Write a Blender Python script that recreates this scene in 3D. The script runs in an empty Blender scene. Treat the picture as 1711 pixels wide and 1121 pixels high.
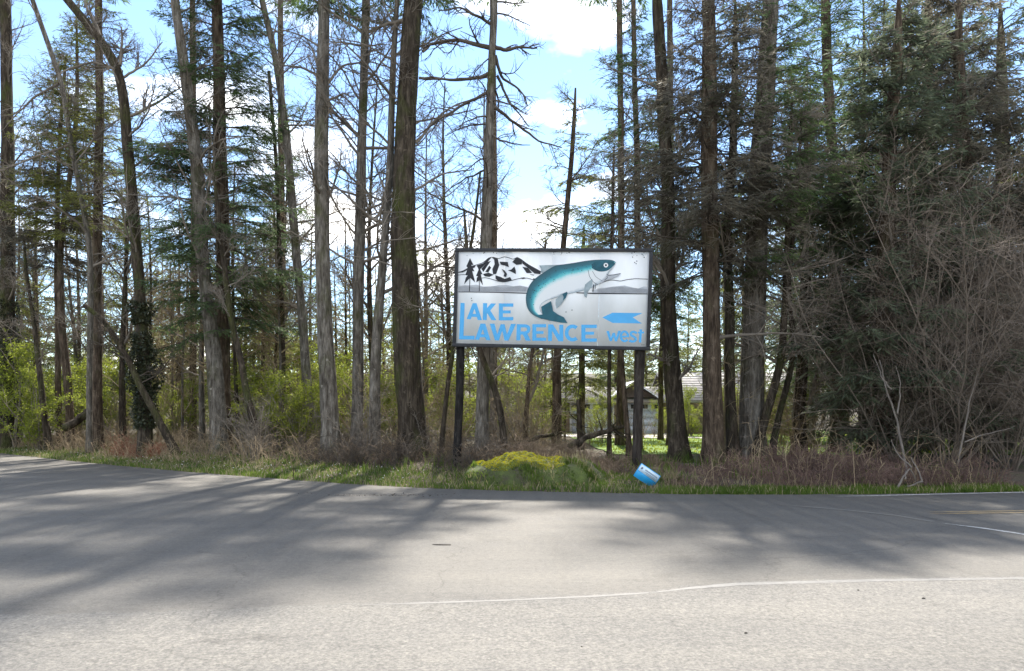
import bpy, math, random
import numpy as np
from mathutils import Vector, Matrix

rng = np.random.default_rng(7)
random.seed(7)
scene = bpy.context.scene
COL = scene.collection

# ------------------------------------------------------------------ camera, sky, sun, exposure
F, HOR, CX, EYE = 1236.0, 690.0, 855.5, 1.6       # focal length, horizon row, centre column (photo pixels), eye height
cam = bpy.data.cameras.new('camera')
cam.sensor_width = 36.0
cam.lens = 36.0 * F / 1711.0
cam.shift_y = (HOR - 560.5) / 1711.0
cam.clip_end = 5000
cam_o = bpy.data.objects.new('camera', cam)
cam_o.location = (0, 0, EYE)
cam_o.rotation_euler = (math.radians(90), 0, 0)
COL.objects.link(cam_o)
scene.camera = cam_o

SUN_EL, SUN_AZ = math.radians(50), math.radians(5)     # azimuth right of straight ahead
world = bpy.data.worlds.new('World')
scene.world = world
world.use_nodes = True
wn, wl = world.node_tree.nodes, world.node_tree.links
wn.clear()
w_out = wn.new('ShaderNodeOutputWorld')
w_bg = wn.new('ShaderNodeBackground')
w_bg.inputs['Strength'].default_value = 0.087
sky = wn.new('ShaderNodeTexSky')
sky.sky_type = 'NISHITA'
sky.sun_disc = False
sky.sun_elevation = SUN_EL
sky.sun_rotation = SUN_AZ
sky.air_density = 1.0
sky.dust_density = 0.0
sky.ozone_density = 2.0
tc = wn.new('ShaderNodeTexCoord')
sep = wn.new('ShaderNodeSeparateXYZ')
wl.new(tc.outputs['Generated'], sep.inputs[0])
zz = wn.new('ShaderNodeMath'); zz.operation = 'ADD'; zz.inputs[1].default_value = 0.22
wl.new(sep.outputs['Z'], zz.inputs[0])
zm = wn.new('ShaderNodeMath'); zm.operation = 'MAXIMUM'; zm.inputs[1].default_value = 0.05
wl.new(zz.outputs[0], zm.inputs[0])
dx = wn.new('ShaderNodeMath'); dx.operation = 'DIVIDE'
dy = wn.new('ShaderNodeMath'); dy.operation = 'DIVIDE'
wl.new(sep.outputs['X'], dx.inputs[0]); wl.new(zm.outputs[0], dx.inputs[1])
wl.new(sep.outputs['Y'], dy.inputs[0]); wl.new(zm.outputs[0], dy.inputs[1])
cmb = wn.new('ShaderNodeCombineXYZ')
wl.new(dx.outputs[0], cmb.inputs[0]); wl.new(dy.outputs[0], cmb.inputs[1])
cmb.inputs[2].default_value = 3.7
cn = wn.new('ShaderNodeTexNoise')
cn.inputs['Scale'].default_value = 1.5
cn.inputs['Detail'].default_value = 7
cn.inputs['Roughness'].default_value = 0.52
wl.new(cmb.outputs[0], cn.inputs['Vector'])
cr = wn.new('ShaderNodeValToRGB')
cr.color_ramp.elements[0].position = 0.52
cr.color_ramp.elements[1].position = 0.63
wl.new(cn.outputs['Fac'], cr.inputs[0])
cmix = wn.new('ShaderNodeMix'); cmix.data_type = 'RGBA'
wl.new(cr.outputs['Color'], cmix.inputs[0])
wl.new(sky.outputs[0], cmix.inputs[6])
cmix.inputs[7].default_value = (12.4, 12.0, 11.4, 1)
wl.new(cmix.outputs[2], w_bg.inputs['Color'])
wl.new(w_bg.outputs[0], w_out.inputs['Surface'])

sun = bpy.data.lights.new('sun', 'SUN')
sun.energy = 3.0
sun.angle = math.radians(1.2)
sun.color = (1.0, 0.95, 0.87)
sun_o = bpy.data.objects.new('sun', sun)
sd = Vector((math.sin(SUN_AZ) * math.cos(SUN_EL), math.cos(SUN_AZ) * math.cos(SUN_EL), math.sin(SUN_EL)))
sun_o.rotation_euler = sd.to_track_quat('Z', 'Y').to_euler()
sun_o.location = sd * 60
COL.objects.link(sun_o)

vs = scene.view_settings
vs.view_transform = 'Standard'
vs.look = 'None'
vs.gamma = 1.0
vs.use_curve_mapping = False
vs.exposure = 1.84
scene.cycles.use_denoising = True
scene.cycles.denoiser = 'OPENIMAGEDENOISE'
scene.cycles.denoising_input_passes = 'RGB_ALBEDO_NORMAL'
scene.cycles.denoising_prefilter = 'ACCURATE'
scene.cycles.use_adaptive_sampling = True
scene.cycles.adaptive_threshold = 0.01
scene.cycles.max_bounces = 4
scene.cycles.diffuse_bounces = 2
scene.cycles.glossy_bounces = 2
scene.cycles.transmission_bounces = 4
scene.cycles.transparent_max_bounces = 6

# ------------------------------------------------------------------ helpers
def at(px, py, Y):
    """photo pixel at depth Y -> world point"""
    return np.array(((px - CX) * Y / F, Y, EYE - (py - HOR) * Y / F))

def atz(px, py, z=0.0):
    Y = F * (EYE - z) / (py - HOR)
    return np.array(((px - CX) * Y / F, Y, z))

def tag(o, label=None, cat=None, group=None, kind=None):
    if label: o['label'] = label
    if cat: o['category'] = cat
    if group: o['group'] = group
    if kind: o['kind'] = kind
    return o

def link(o, parent=None):
    COL.objects.link(o)
    if parent is not None:
        o.parent = parent
    return o

def empty(name, loc=(0, 0, 0), rot=(0, 0, 0)):
    o = bpy.data.objects.new(name, None)
    o.location = loc
    o.rotation_euler = rot
    o.empty_display_size = 0.3
    return link(o)

def mesh_np(name, V, faces, mat, smooth=False, uv=None):
    """V (n,3); faces = list of (m,k) int arrays"""
    me = bpy.data.meshes.new(name)
    V = np.ascontiguousarray(V, dtype=np.float32)
    me.vertices.add(len(V))
    me.vertices.foreach_set('co', V.ravel())
    faces = [f for f in faces if len(f)]
    nl = sum(f.size for f in faces)
    nf = sum(len(f) for f in faces)
    me.loops.add(nl)
    me.polygons.add(nf)
    idx = np.concatenate([np.asarray(f).ravel() for f in faces]).astype(np.int32)
    tot = np.concatenate([np.full(len(f), f.shape[1]) for f in faces]).astype(np.int32)
    start = np.concatenate([[0], np.cumsum(tot)[:-1]]).astype(np.int32)
    me.loops.foreach_set('vertex_index', idx)
    me.polygons.foreach_set('loop_start', start)
    me.polygons.foreach_set('loop_total', tot)
    if smooth:
        me.polygons.foreach_set('use_smooth', np.ones(nf, dtype=bool))
    if uv is not None:
        l = me.uv_layers.new(name='UVMap')
        l.data.foreach_set('uv', np.asarray(uv, dtype=np.float32)[idx].ravel())
    me.update(calc_edges=True)
    for m in (mat if isinstance(mat, (list, tuple)) else [mat]):
        me.materials.append(m)
    return me

def obj(name, me, parent=None, loc=None):
    o = bpy.data.objects.new(name, me)
    if loc is not None:
        o.location = loc
    return link(o, parent)

def obj_np(name, V, faces, mat, parent=None, smooth=False, uv=None, loc=None):
    return obj(name, mesh_np(name, V, faces, mat, smooth, uv), parent, loc)

class Tubes:
    def __init__(self, sides=4):
        self.s = sides
        self.groups = {}
    def add(self, pts, rad, sides=None):
        pts = np.asarray(pts, float)
        self.groups.setdefault((len(pts), sides or self.s), []).append((pts, np.asarray(rad, float)))
    def addmany(self, P, R, sides=None):
        g = self.groups.setdefault((P.shape[1], sides or self.s), [])
        g.extend(zip(P, R))
    def arrays(self):
        VV, FF, off = [], [], 0
        for (n, s), lst in self.groups.items():
            P = np.stack([a for a, b in lst]); R = np.stack([b for a, b in lst])
            m = len(lst)
            T = np.empty_like(P)
            T[:, 1:-1] = P[:, 2:] - P[:, :-2]
            T[:, 0] = P[:, 1] - P[:, 0]
            T[:, -1] = P[:, -1] - P[:, -2]
            T /= np.linalg.norm(T, axis=2, keepdims=True) + 1e-9
            ref = np.zeros_like(T)
            ay = np.abs(T[:, :1, 1]) > 0.85
            ref[..., 1] = np.where(ay, 0, 1)
            ref[..., 0] = np.where(ay, 1, 0)
            A = np.cross(T, ref); A /= np.linalg.norm(A, axis=2, keepdims=True) + 1e-9
            B = np.cross(T, A)
            ang = np.arange(s) * 2 * np.pi / s
            ring = (A[:, :, None] * np.cos(ang)[None, None, :, None] + B[:, :, None] * np.sin(ang)[None, None, :, None])
            V = P[:, :, None] + ring * R[:, :, None, None]
            base = (np.arange(m) * n * s)[:, None, None]
            i = (np.arange(n - 1) * s)[None, :, None]
            k = np.arange(s)[None, None, :]
            k2 = (k + 1) % s
            f = np.stack(np.broadcast_arrays(base + i + k, base + i + k2, base + i + s + k2, base + i + s + k), -1).reshape(-1, 4) + off
            VV.append(V.reshape(-1, 3)); FF.append(f)
            off += m * n * s
        return np.concatenate(VV), [np.concatenate(FF)]
    def build(self, name, mat, parent=None, smooth=True):
        V, Fc = self.arrays()
        return obj_np(name, V, Fc, mat, parent, smooth)

def kites(B, D, W, L, wd):
    """kite shaped leaflets: base B, direction D, width axis W, length L, half width wd"""
    n = len(B)
    L = np.broadcast_to(L, n)[:, None]; wd = np.broadcast_to(wd, n)[:, None]
    V = np.stack([B, B + D * L * 0.45 + W * wd, B + D * L, B + D * L * 0.45 - W * wd], 1).reshape(-1, 3)
    f = np.arange(n * 4).reshape(n, 4)
    return V, [f]

def unit(a):
    return a / (np.linalg.norm(a, axis=-1, keepdims=True) + 1e-9)

def rnd_dir(n):
    return unit(rng.normal(size=(n, 3)))

def box_arrays(x0, x1, y0, y1, z0, z1):
    V = np.array([(x, y, z) for z in (z0, z1) for y in (y0, y1) for x in (x0, x1)], float)
    f = np.array([(0, 2, 3, 1), (4, 5, 7, 6), (0, 1, 5, 4), (2, 6, 7, 3), (0, 4, 6, 2), (1, 3, 7, 5)])
    return V, f

def boxes(name, lst, mat, parent=None, bevel=0.0):
    V, Fc, off = [], [], 0
    for b in lst:
        v, f = box_arrays(*b)
        V.append(v); Fc.append(f + off); off += 8
    o = obj_np(name, np.concatenate(V), [np.concatenate(Fc)], mat, parent)
    if bevel:
        m = o.modifiers.new('bevel', 'BEVEL'); m.width = bevel; m.segments = 2
    return o

# ------------------------------------------------------------------ materials
def nodes_of(name):
    m = bpy.data.materials.new(name)
    m.use_nodes = True
    nt = m.node_tree
    return m, nt, nt.nodes, nt.links, nt.nodes['Principled BSDF']

def noise(nt, scale, detail=4, rough=0.55, stretch=None, coord='Object'):
    t = nt.nodes.new('ShaderNodeTexCoord')
    n = nt.nodes.new('ShaderNodeTexNoise')
    n.inputs['Scale'].default_value = scale
    n.inputs['Detail'].default_value = detail
    n.inputs['Roughness'].default_value = rough
    if stretch:
        mp = nt.nodes.new('ShaderNodeMapping')
        mp.inputs['Scale'].default_value = stretch
        nt.links.new(t.outputs[coord], mp.inputs[0])
        nt.links.new(mp.outputs[0], n.inputs['Vector'])
    else:
        nt.links.new(t.outputs[coord], n.inputs['Vector'])
    return n

def ramp(nt, src, stops):
    r = nt.nodes.new('ShaderNodeValToRGB')
    e = r.color_ramp.elements
    e[0].position, e[0].color = stops[0][0], (*stops[0][1], 1)
    e[1].position, e[1].color = stops[-1][0], (*stops[-1][1], 1)
    for p, c in stops[1:-1]:
        x = e.new(p); x.color = (*c, 1)
    nt.links.new(src, r.inputs[0])
    return r

def bump(nt, src, strength, dist, bsdf):
    b = nt.nodes.new('ShaderNodeBump')
    b.inputs['Strength'].default_value = strength
    b.inputs['Distance'].default_value = dist
    nt.links.new(src, b.inputs['Height'])
    nt.links.new(b.outputs[0], bsdf.inputs['Normal'])

def mixc(nt, fac, a, b):
    m = nt.nodes.new('ShaderNodeMix'); m.data_type = 'RGBA'
    if isinstance(fac, (int, float)): m.inputs[0].default_value = fac
    else: nt.links.new(fac, m.inputs[0])
    for k, v in ((6, a), (7, b)):
        if isinstance(v, tuple): m.inputs[k].default_value = (*v, 1)
        else: nt.links.new(v, m.inputs[k])
    return m.outputs[2]

def mat_plain(name, c, rough=0.7, var=0.25, scale=6.0, spec=0.3):
    m, nt, n, l, b = nodes_of(name)
    nz = noise(nt, scale, 5)
    r = ramp(nt, nz.outputs['Fac'], [(0.3, tuple(x * (1 - var) for x in c)), (0.7, tuple(min(1, x * (1 + var)) for x in c))])
    l.new(r.outputs[0], b.inputs['Base Color'])
    b.inputs['Roughness'].default_value = rough
    b.inputs['Specular IOR Level'].default_value = spec
    return m

def mat_bark(name, dark, mid, light, moss, moss_amt):
    m, nt, n, l, b = nodes_of(name)
    fine = noise(nt, 9, 8, 0.65, (1, 1, 0.22))
    r = ramp(nt, fine.outputs['Fac'], [(0.30, dark), (0.5, mid), (0.72, light)])
    patch = noise(nt, 1.6, 4, 0.6, (1, 1, 0.5))
    pr = ramp(nt, patch.outputs['Fac'], [(0.62 - 0.25 * moss_amt, (0, 0, 0)), (0.80 - 0.25 * moss_amt, (1, 1, 1))])
    c = mixc(nt, pr.outputs[0], r.outputs[0], moss)
    l.new(c, b.inputs['Base Color'])
    b.inputs['Roughness'].default_value = 0.9
    b.inputs['Specular IOR Level'].default_value = 0.15
    fur = noise(nt, 26, 6, 0.7, (1, 1, 0.12))
    fr = ramp(nt, fur.outputs['Fac'], [(0.32, (0.45, 0.43, 0.40)), (0.52, (1.0, 1.0, 1.0)), (0.72, (1.5, 1.5, 1.48))])
    mm = n.new('ShaderNodeMix'); mm.data_type = 'RGBA'; mm.blend_type = 'MULTIPLY'; mm.inputs[0].default_value = 0.9
    l.new(c, mm.inputs[6]); l.new(fr.outputs[0], mm.inputs[7])
    lich = noise(nt, 5.5, 7, 0.7)
    lr = ramp(nt, lich.outputs['Fac'], [(0.60, (0, 0, 0)), (0.68, (0.75, 0.75, 0.75))])
    l.new(mixc(nt, lr.outputs[0], mm.outputs[2], tuple(x * 1.25 for x in light)), b.inputs['Base Color'])
    ad = n.new('ShaderNodeMath'); ad.operation = 'ADD'
    l.new(fine.outputs['Fac'], ad.inputs[0]); l.new(fur.outputs['Fac'], ad.inputs[1])
    bump(nt, ad.outputs[0], 1.0, 0.05, b)
    return m

def mat_leaf(name, c1, c2, trans=0.45, scale=2.0, rough=0.6):
    m, nt, n, l, b = nodes_of(name)
    nz = noise(nt, scale, 4, 0.7)
    r = ramp(nt, nz.outputs['Fac'], [(0.32, c1), (0.68, c2)])
    l.new(r.outputs[0], b.inputs['Base Color'])
    b.inputs['Roughness'].default_value = rough
    b.inputs['Specular IOR Level'].default_value = 0.25
    t = n.new('ShaderNodeBsdfTranslucent')
    l.new(r.outputs[0], t.inputs['Color'])
    mx = n.new('ShaderNodeMixShader'); mx.inputs[0].default_value = trans
    l.new(b.outputs[0], mx.inputs[1]); l.new(t.outputs[0], mx.inputs[2])
    l.new(mx.outputs[0], n['Material Output'].inputs['Surface'])
    return m

M = {}
M['bark_grey'] = mat_bark('bark_grey', (0.045, 0.036, 0.027), (0.16, 0.138, 0.113), (0.33, 0.295, 0.25), (0.085, 0.085, 0.035), 0.4)
M['bark_dark'] = mat_bark('bark_dark', (0.022, 0.017, 0.012), (0.060, 0.046, 0.033), (0.145, 0.115, 0.085), (0.065, 0.07, 0.022), 0.5)
M['bark_fir'] = mat_bark('bark_fir', (0.028, 0.02, 0.014), (0.105, 0.075, 0.053), (0.23, 0.175, 0.125), (0.07, 0.07, 0.03), 0.35)
M['twig'] = mat_plain('twig', (0.20, 0.168, 0.135), 0.85, 0.45, 1.2, 0.15)
M['twig_dark'] = mat_plain('twig_dark', (0.09, 0.073, 0.058), 0.85, 0.45, 1.2, 0.15)
M['twig_tan'] = mat_plain('twig_tan', (0.27, 0.21, 0.125), 0.85, 0.4, 1.2, 0.15)
M['twig_red'] = mat_plain('twig_red', (0.19, 0.152, 0.12), 0.8, 0.4, 1.0, 0.15)
M['twig_pale'] = mat_plain('twig_pale', (0.19, 0.162, 0.138), 0.8, 0.3, 3.0, 0.2)
M['needle_dark'] = mat_leaf('needle_dark', (0.062, 0.108, 0.046), (0.160, 0.225, 0.082), 0.52, 1.1)
M['needle_olive'] = mat_leaf('needle_olive', (0.125, 0.145, 0.032), (0.285, 0.295, 0.078), 0.48, 0.9)
M['needle_brown'] = mat_leaf('needle_brown', (0.105, 0.102, 0.074), (0.235, 0.208, 0.155), 0.5, 0.9)
M['needle_cedar'] = mat_leaf('needle_cedar', (0.070, 0.098, 0.060), (0.175, 0.195, 0.120), 0.5, 0.9)
M['leaf_bright'] = mat_leaf('leaf_bright', (0.15, 0.19, 0.025), (0.32, 0.36, 0.05), 0.6, 2.0)
M['leaf_ivy'] = mat_leaf('leaf_ivy', (0.02, 0.028, 0.014), (0.075, 0.078, 0.04), 0.25, 4.0, 0.35)
M['grass_blade'] = mat_leaf('grass_blade', (0.07, 0.125, 0.018), (0.17, 0.23, 0.04), 0.5, 0.8)
M['moss_tuft'] = mat_leaf('moss_tuft', (0.25, 0.24, 0.014), (0.42, 0.38, 0.028), 0.4, 3.0)
M['cane'] = mat_plain('cane', (0.185, 0.132, 0.088), 0.8, 0.5, 1.5, 0.2)
M['cane_tan'] = mat_plain('cane_tan', (0.30, 0.225, 0.14), 0.8, 0.5, 1.2, 0.2)
M['cane_red'] = mat_plain('cane_red', (0.26, 0.105, 0.065), 0.8, 0.4, 2.0, 0.2)
M['cane_purple'] = mat_plain('cane_purple', (0.155, 0.100, 0.080), 0.8, 0.45, 1.5, 0.2)
M['dry_leaf'] = mat_plain('dry_leaf', (0.22, 0.165, 0.11), 0.8, 0.55, 3.0, 0.3)

# ------------------------------------------------------------------ terrain shape
EDGE_PX = [(0, 757), (100, 768), (200, 778), (300, 787), (400, 795), (500, 802.5), (600, 809.5), (700, 815), (855, 820),
           (1000, 823), (1150, 825.5), (1300, 826), (1450, 825.5), (1711, 821)]
EP = np.array([atz(px, py)[:2] for px, py in EDGE_PX])
ex = np.concatenate([[-400, -62, -33], EP[:, 0], [14, 20, 60, 400]])
ey = np.concatenate([[420, 70, 41.5], EP[:, 1], [15.5, 16.4, 24, 90]])
def y_edge(x):
    return np.interp(x, ex, ey)
def lump(x, y):
    return (np.sin(x * 1.3 + 0.7 * np.sin(y * 0.9)) * np.cos(y * 1.1 + 0.5) * 0.5 + 0.3 * np.sin(x * 3.1 + y * 2.3) + 0.2 * np.sin(x * 6.7 - y * 5.1))
def ground(x, y):
    x = np.asarray(x, float); y = np.asarray(y, float)
    d = y - y_edge(x)
    t = np.clip(d / 4.5, 0, 1); t = t * t * (3 - 2 * t)
    t1 = np.clip((d + 0.25) / 0.5, 0, 1)
    z = -0.06 + 0.075 * t1 + 0.24 * t + 0.05 * lump(x, y) * np.clip(d / 1.5, 0, 1) * np.clip(2 - d / 20, 0, 1)
    far = np.clip((y - 75) / 140, 0, 1)
    return z + 13 * far * far * (3 - 2 * far)

def asphalt(name, c1, c2, grain, chips):
    m, nt, n, l, b = nodes_of(name)
    big = noise(nt, 0.35, 5, 0.6)
    fine = noise(nt, grain, 6, 0.75)
    r = ramp(nt, big.outputs['Fac'], [(0.3, c1), (0.7, c2)])
    fr = ramp(nt, fine.outputs['Fac'], [(0.30, (0.50, 0.50, 0.50)), (0.5, (0.95, 0.95, 0.95)), (0.72, (1.7, 1.67, 1.6))])
    mm = n.new('ShaderNodeMix'); mm.data_type = 'RGBA'; mm.blend_type = 'MULTIPLY'; mm.inputs[0].default_value = chips
    l.new(r.outputs[0], mm.inputs[6]); l.new(fr.outputs[0], mm.inputs[7])
    spk = noise(nt, 15, 4, 0.8)
    kr = ramp(nt, spk.outputs['Fac'], [(0.30, (0.72, 0.72, 0.72)), (0.5, (1.0, 1.0, 1.0)), (0.70, (1.28, 1.27, 1.24))])
    m3 = n.new('ShaderNodeMix'); m3.data_type = 'RGBA'; m3.blend_type = 'MULTIPLY'; m3.inputs[0].default_value = 0.85
    l.new(mm.outputs[2], m3.inputs[6]); l.new(kr.outputs[0], m3.inputs[7])
    stn = noise(nt, 0.9, 7, 0.7)
    sn = ramp(nt, stn.outputs['Fac'], [(0.28, (0.74, 0.73, 0.72)), (0.42, (1.0, 1.0, 1.0)), (0.75, (1.1, 1.09, 1.07))])
    m4 = n.new('ShaderNodeMix'); m4.data_type = 'RGBA'; m4.blend_type = 'MULTIPLY'; m4.inputs[0].default_value = 0.8
    l.new(m3.outputs[2], m4.inputs[6]); l.new(sn.outputs[0], m4.inputs[7])
    wob_ = noise(nt, 1.3, 4, 0.6)
    tcv = n.new('ShaderNodeTexCoord'); va = n.new('ShaderNodeVectorMath'); va.operation = 'MULTIPLY_ADD'
    l.new(wob_.outputs['Color'], va.inputs[0]); va.inputs[1].default_value = (0.9, 0.9, 0); l.new(tcv.outputs['Object'], va.inputs[2])
    vor = n.new('ShaderNodeTexVoronoi'); vor.feature = 'DISTANCE_TO_EDGE'; vor.inputs['Scale'].default_value = 0.28
    l.new(va.outputs[0], vor.inputs['Vector'])
    vr = ramp(nt, vor.outputs['Distance'], [(0.0, (0.55, 0.54, 0.53)), (0.004, (1.0, 1.0, 1.0))])
    m5 = n.new('ShaderNodeMix'); m5.data_type = 'RGBA'; m5.blend_type = 'MULTIPLY'; m5.inputs[0].default_value = 0.55
    l.new(m4.outputs[2], m5.inputs[6]); l.new(vr.outputs[0], m5.inputs[7])
    mm = m5
    # tyre-polished streaks running along the road
    st = noise(nt, 1.0, 4, 0.6, (0.10, 1.3, 1))
    sr = ramp(nt, st.outputs['Fac'], [(0.35, (0.86, 0.86, 0.87)), (0.65, (1.08, 1.07, 1.05))])
    m2 = n.new('ShaderNodeMix'); m2.data_type = 'RGBA'; m2.blend_type = 'MULTIPLY'; m2.inputs[0].default_value = 0.8
    l.new(mm.outputs[2], m2.inputs[6]); l.new(sr.outputs[0], m2.inputs[7])
    l.new(m2.outputs[2], b.inputs['Base Color'])
    b.inputs['Roughness'].default_value = 0.82
    b.inputs['Specular IOR Level'].default_value = 0.35
    bump(nt, fine.outputs['Fac'], 0.6, 0.012, b)
    return m
M['asphalt'] = asphalt('asphalt', (0.122, 0.114, 0.101), (0.156, 0.146, 0.129), 55, 0.65)
M['chip_seal'] = asphalt('chip_seal', (0.138, 0.130, 0.116), (0.168, 0.158, 0.141), 42, 1.0)

def mat_ground():
    m, nt, n, l, b = nodes_of('forest_floor')
    a = noise(nt, 1.2, 6, 0.65); f = noise(nt, 26, 5, 0.7)
    r = ramp(nt, a.outputs['Fac'], [(0.3, (0.05, 0.042, 0.028)), (0.5, (0.085, 0.066, 0.045)), (0.68, (0.055, 0.07, 0.02))])
    fr = ramp(nt, f.outputs['Fac'], [(0.3, (0.55, 0.52, 0.5)), (0.7, (1.45, 1.4, 1.3))])
    mm = n.new('ShaderNodeMix'); mm.data_type = 'RGBA'; mm.blend_type = 'MULTIPLY'; mm.inputs[0].default_value = 1
    l.new(r.outputs[0], mm.inputs[6]); l.new(fr.outputs[0], mm.inputs[7])
    l.new(mm.outputs[2], b.inputs['Base Color'])
    b.inputs['Roughness'].default_value = 0.95
    bump(nt, f.outputs['Fac'], 0.8, 0.04, b)
    return m
M['ground'] = mat_ground()

# ground sheet, fine near the verge, stretched towards the horizon
def axis(lo, hi, fine_lo, fine_hi, step):
    a = np.arange(fine_lo, fine_hi, step)
    g1 = fine_lo - np.geomspace(step, fine_lo - lo, 26)[::-1]
    g2 = fine_hi + np.geomspace(step, hi - fine_hi, 26)
    return np.concatenate([g1, a, g2])
gx = axis(-1600, 1600, -24, 16, 0.25)
gy = axis(-900, 2600, 13, 36, 0.2)
GX, GY = np.meshgrid(gx, gy)
GZ = ground(GX, GY)
nx, ny = len(gx), len(gy)
ii = (np.arange(ny - 1)[:, None] * nx + np.arange(nx - 1)[None]).ravel()
go = obj_np('ground', np.stack([GX, GY, GZ], -1).reshape(-1, 3), [np.stack([ii, ii + 1, ii + nx + 1, ii + nx], 1)], M['ground'], smooth=True)
tag(go, kind='structure')

# road: everything this side of the ragged pavement edge
rx = np.concatenate([np.linspace(-200, -34, 20), np.arange(-33, 16, 0.12), np.linspace(16.5, 200, 20)])
ry = y_edge(rx) + 0.035 * np.sin(rx * 5.3) + 0.03 * np.sin(rx * 13.7 + 1) + 0.02 * np.sin(rx * 31)
k = np.arange(len(rx) - 1)
n_ = len(rx)
V = np.concatenate([np.stack([rx, np.full(n_, -60.0), np.zeros(n_)], 1), np.stack([rx, ry, np.zeros(n_)], 1), np.stack([rx, ry + 0.03, np.full(n_, -0.07)], 1)])
road = obj_np('road', V, [np.concatenate([np.stack([k, k + 1, k + 1 + n_, k + n_], 1), np.stack([k + n_, k + 1 + n_, k + 1 + 2 * n_, k + 2 * n_], 1)])], M['asphalt'])
tag(road, kind='structure')

# near apron of coarse chip seal, a slight step above the old road
SEAM = [(-700, 1046), (0, 1030), (300, 1022), (640, 1008), (850, 1001), (1000, 994), (1080, 989.5), (1150, 981), (1230, 974), (1450, 968), (1711, 964), (2600, 955)]
sp = np.array([atz(*p)[:2] for p in SEAM])
ax_ = np.concatenate([np.linspace(-60, sp[0, 0], 12)[:-1], np.arange(sp[0, 0], sp[-1, 0], 0.05), np.linspace(sp[-1, 0], 60, 12)[1:]])
def y_seam(x):
    return np.interp(x, sp[:, 0], sp[:, 1])
ay_ = y_seam(ax_) + 0.02 * np.sin(ax_ * 9) + 0.018 * np.sin(ax_ * 23.3 + 2) + 0.012 * np.sin(ax_ * 61)
n_ = len(ax_); k = np.arange(n_ - 1)
V = np.concatenate([np.stack([ax_, np.full(n_, -59.0), np.full(n_, 0.008)], 1), np.stack([ax_, ay_, np.full(n_, 0.008)], 1), np.stack([ax_, ay_ + 0.03, np.full(n_, -0.002)], 1)])
ap = obj_np('road_apron', V, [np.concatenate([np.stack([k, k + 1, k + 1 + n_, k + n_], 1), np.stack([k + n_, k + 1 + n_, k + 1 + 2 * n_, k + 2 * n_], 1)])], M['chip_seal'])
tag(ap, kind='structure')

def mat_paint(name, c, under, wear):
    m, nt, n, l, b = nodes_of(name)
    f = noise(nt, 14, 6, 0.75)
    r = ramp(nt, f.outputs['Fac'], [(wear - 0.1, (0, 0, 0)), (wear + 0.2, (1, 1, 1))])
    l.new(mixc(nt, r.outputs[0], under, c), b.inputs['Base Color'])
    b.inputs['Roughness'].default_value = 0.7
    return m
M['paint_white'] = mat_paint('paint_white', (0.58, 0.57, 0.54), (0.17, 0.16, 0.15), 0.44)
M['paint_faded'] = mat_paint('paint_faded', (0.18, 0.169, 0.15), (0.148, 0.139, 0.124), 0.5)
M['paint_worn'] = mat_paint('paint_worn', (0.225, 0.212, 0.19), (0.155, 0.146, 0.131), 0.52)
M['paint_yellow'] = mat_paint('paint_yellow', (0.48, 0.33, 0.13), (0.17, 0.15, 0.125), 0.46)

def strip(name, path, w, mat, z):
    p = np.asarray(path, float)
    seg = np.r_[0, np.cumsum(np.linalg.norm(np.diff(p, axis=0), axis=1))]
    s = np.linspace(0, seg[-1], max(2, int(seg[-1] / 0.15)))
    q = np.stack([np.interp(s, seg, p[:, 0]), np.interp(s, seg, p[:, 1])], 1)
    t = np.gradient(q, axis=0); t /= np.linalg.norm(t, axis=1)[:, None]
    nrm = np.stack([-t[:, 1], t[:, 0]], 1)
    jag = (1 + 0.16 * np.sin(s * 17) + 0.12 * np.sin(s * 41)) * np.clip(s / 0.8 + 0.15, 0, 1)
    a, b_ = q + nrm * (w / 2 * jag)[:, None], q - nrm * (w / 2 * jag)[:, None]
    n = len(q); k = np.arange(n - 1)
    V = np.concatenate([np.c_[a, np.full(n, z)], np.c_[b_, np.full(n, z)]])
    o = obj_np(name, V, [np.stack([k, k + n, k + n + 1, k + 1], 1)], mat)
    return tag(o, kind='structure')
px_path = lambda lst: [atz(*p)[:2] for p in lst]
strip('road_edge_line', px_path([(1395, 829.5), (1450, 828.6), (1560, 826), (1711, 822.5)]) + [(14.0, 15.2), (20, 16.1), (60, 23.7)], 0.11, M['paint_white'], 0.005)
strip('road_centre_line', px_path([(1550, 855.8), (1711, 853.5)]) + [(12.2, 12.35), (30, 15.0), (60, 20.4)], 0.10, M['paint_yellow'], 0.005)
strip('road_centre_line', px_path([(1552, 858.6), (1711, 856.6)]) + [(12.3, 12.05), (30, 14.7), (60, 20.1)], 0.10, M['paint_yellow'], 0.005)
strip('road_turn_line', px_path([(1575, 874.5), (1640, 882.5), (1711, 893), (1800, 912)]), 0.10, M['paint_white'], 0.005)
strip('road_turn_line', px_path([(1290, 842), (1420, 853), (1500, 862), (1560, 872)]), 0.10, M['paint_faded'], 0.005)
strip('road_seam_line', px_path([(600, 1013.5), (640, 1011.5), (850, 1004.5), (1000, 997.5), (1085, 992)]), 0.05, M['paint_faded'], 0.0095)
strip('road_seam_line', px_path([(1085, 992.5), (1150, 984.5), (1230, 977.5), (1450, 971.5), (1711, 967.5), (2100, 963.5)]), 0.09, M['paint_worn'], 0.0095)

# ------------------------------------------------------------------ billboard
def zoom_uv(x, y):
    u, v = 0.5, 0.5
    for _ in range(6):
        v = (y - 88) / (715 + 32 * u)
        u = (x - (108 - 18 * v)) / (1457 - 7 * v)
    return u, v
PW, PH = 4.72, 2.30
def sgn(pts):
    out = []
    for x, y in pts:
        u, v = zoom_uv(x, y)
        out.append(((u - 0.5) * PW, (0.5 - v) * PH))
    return np.array(out)

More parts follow.
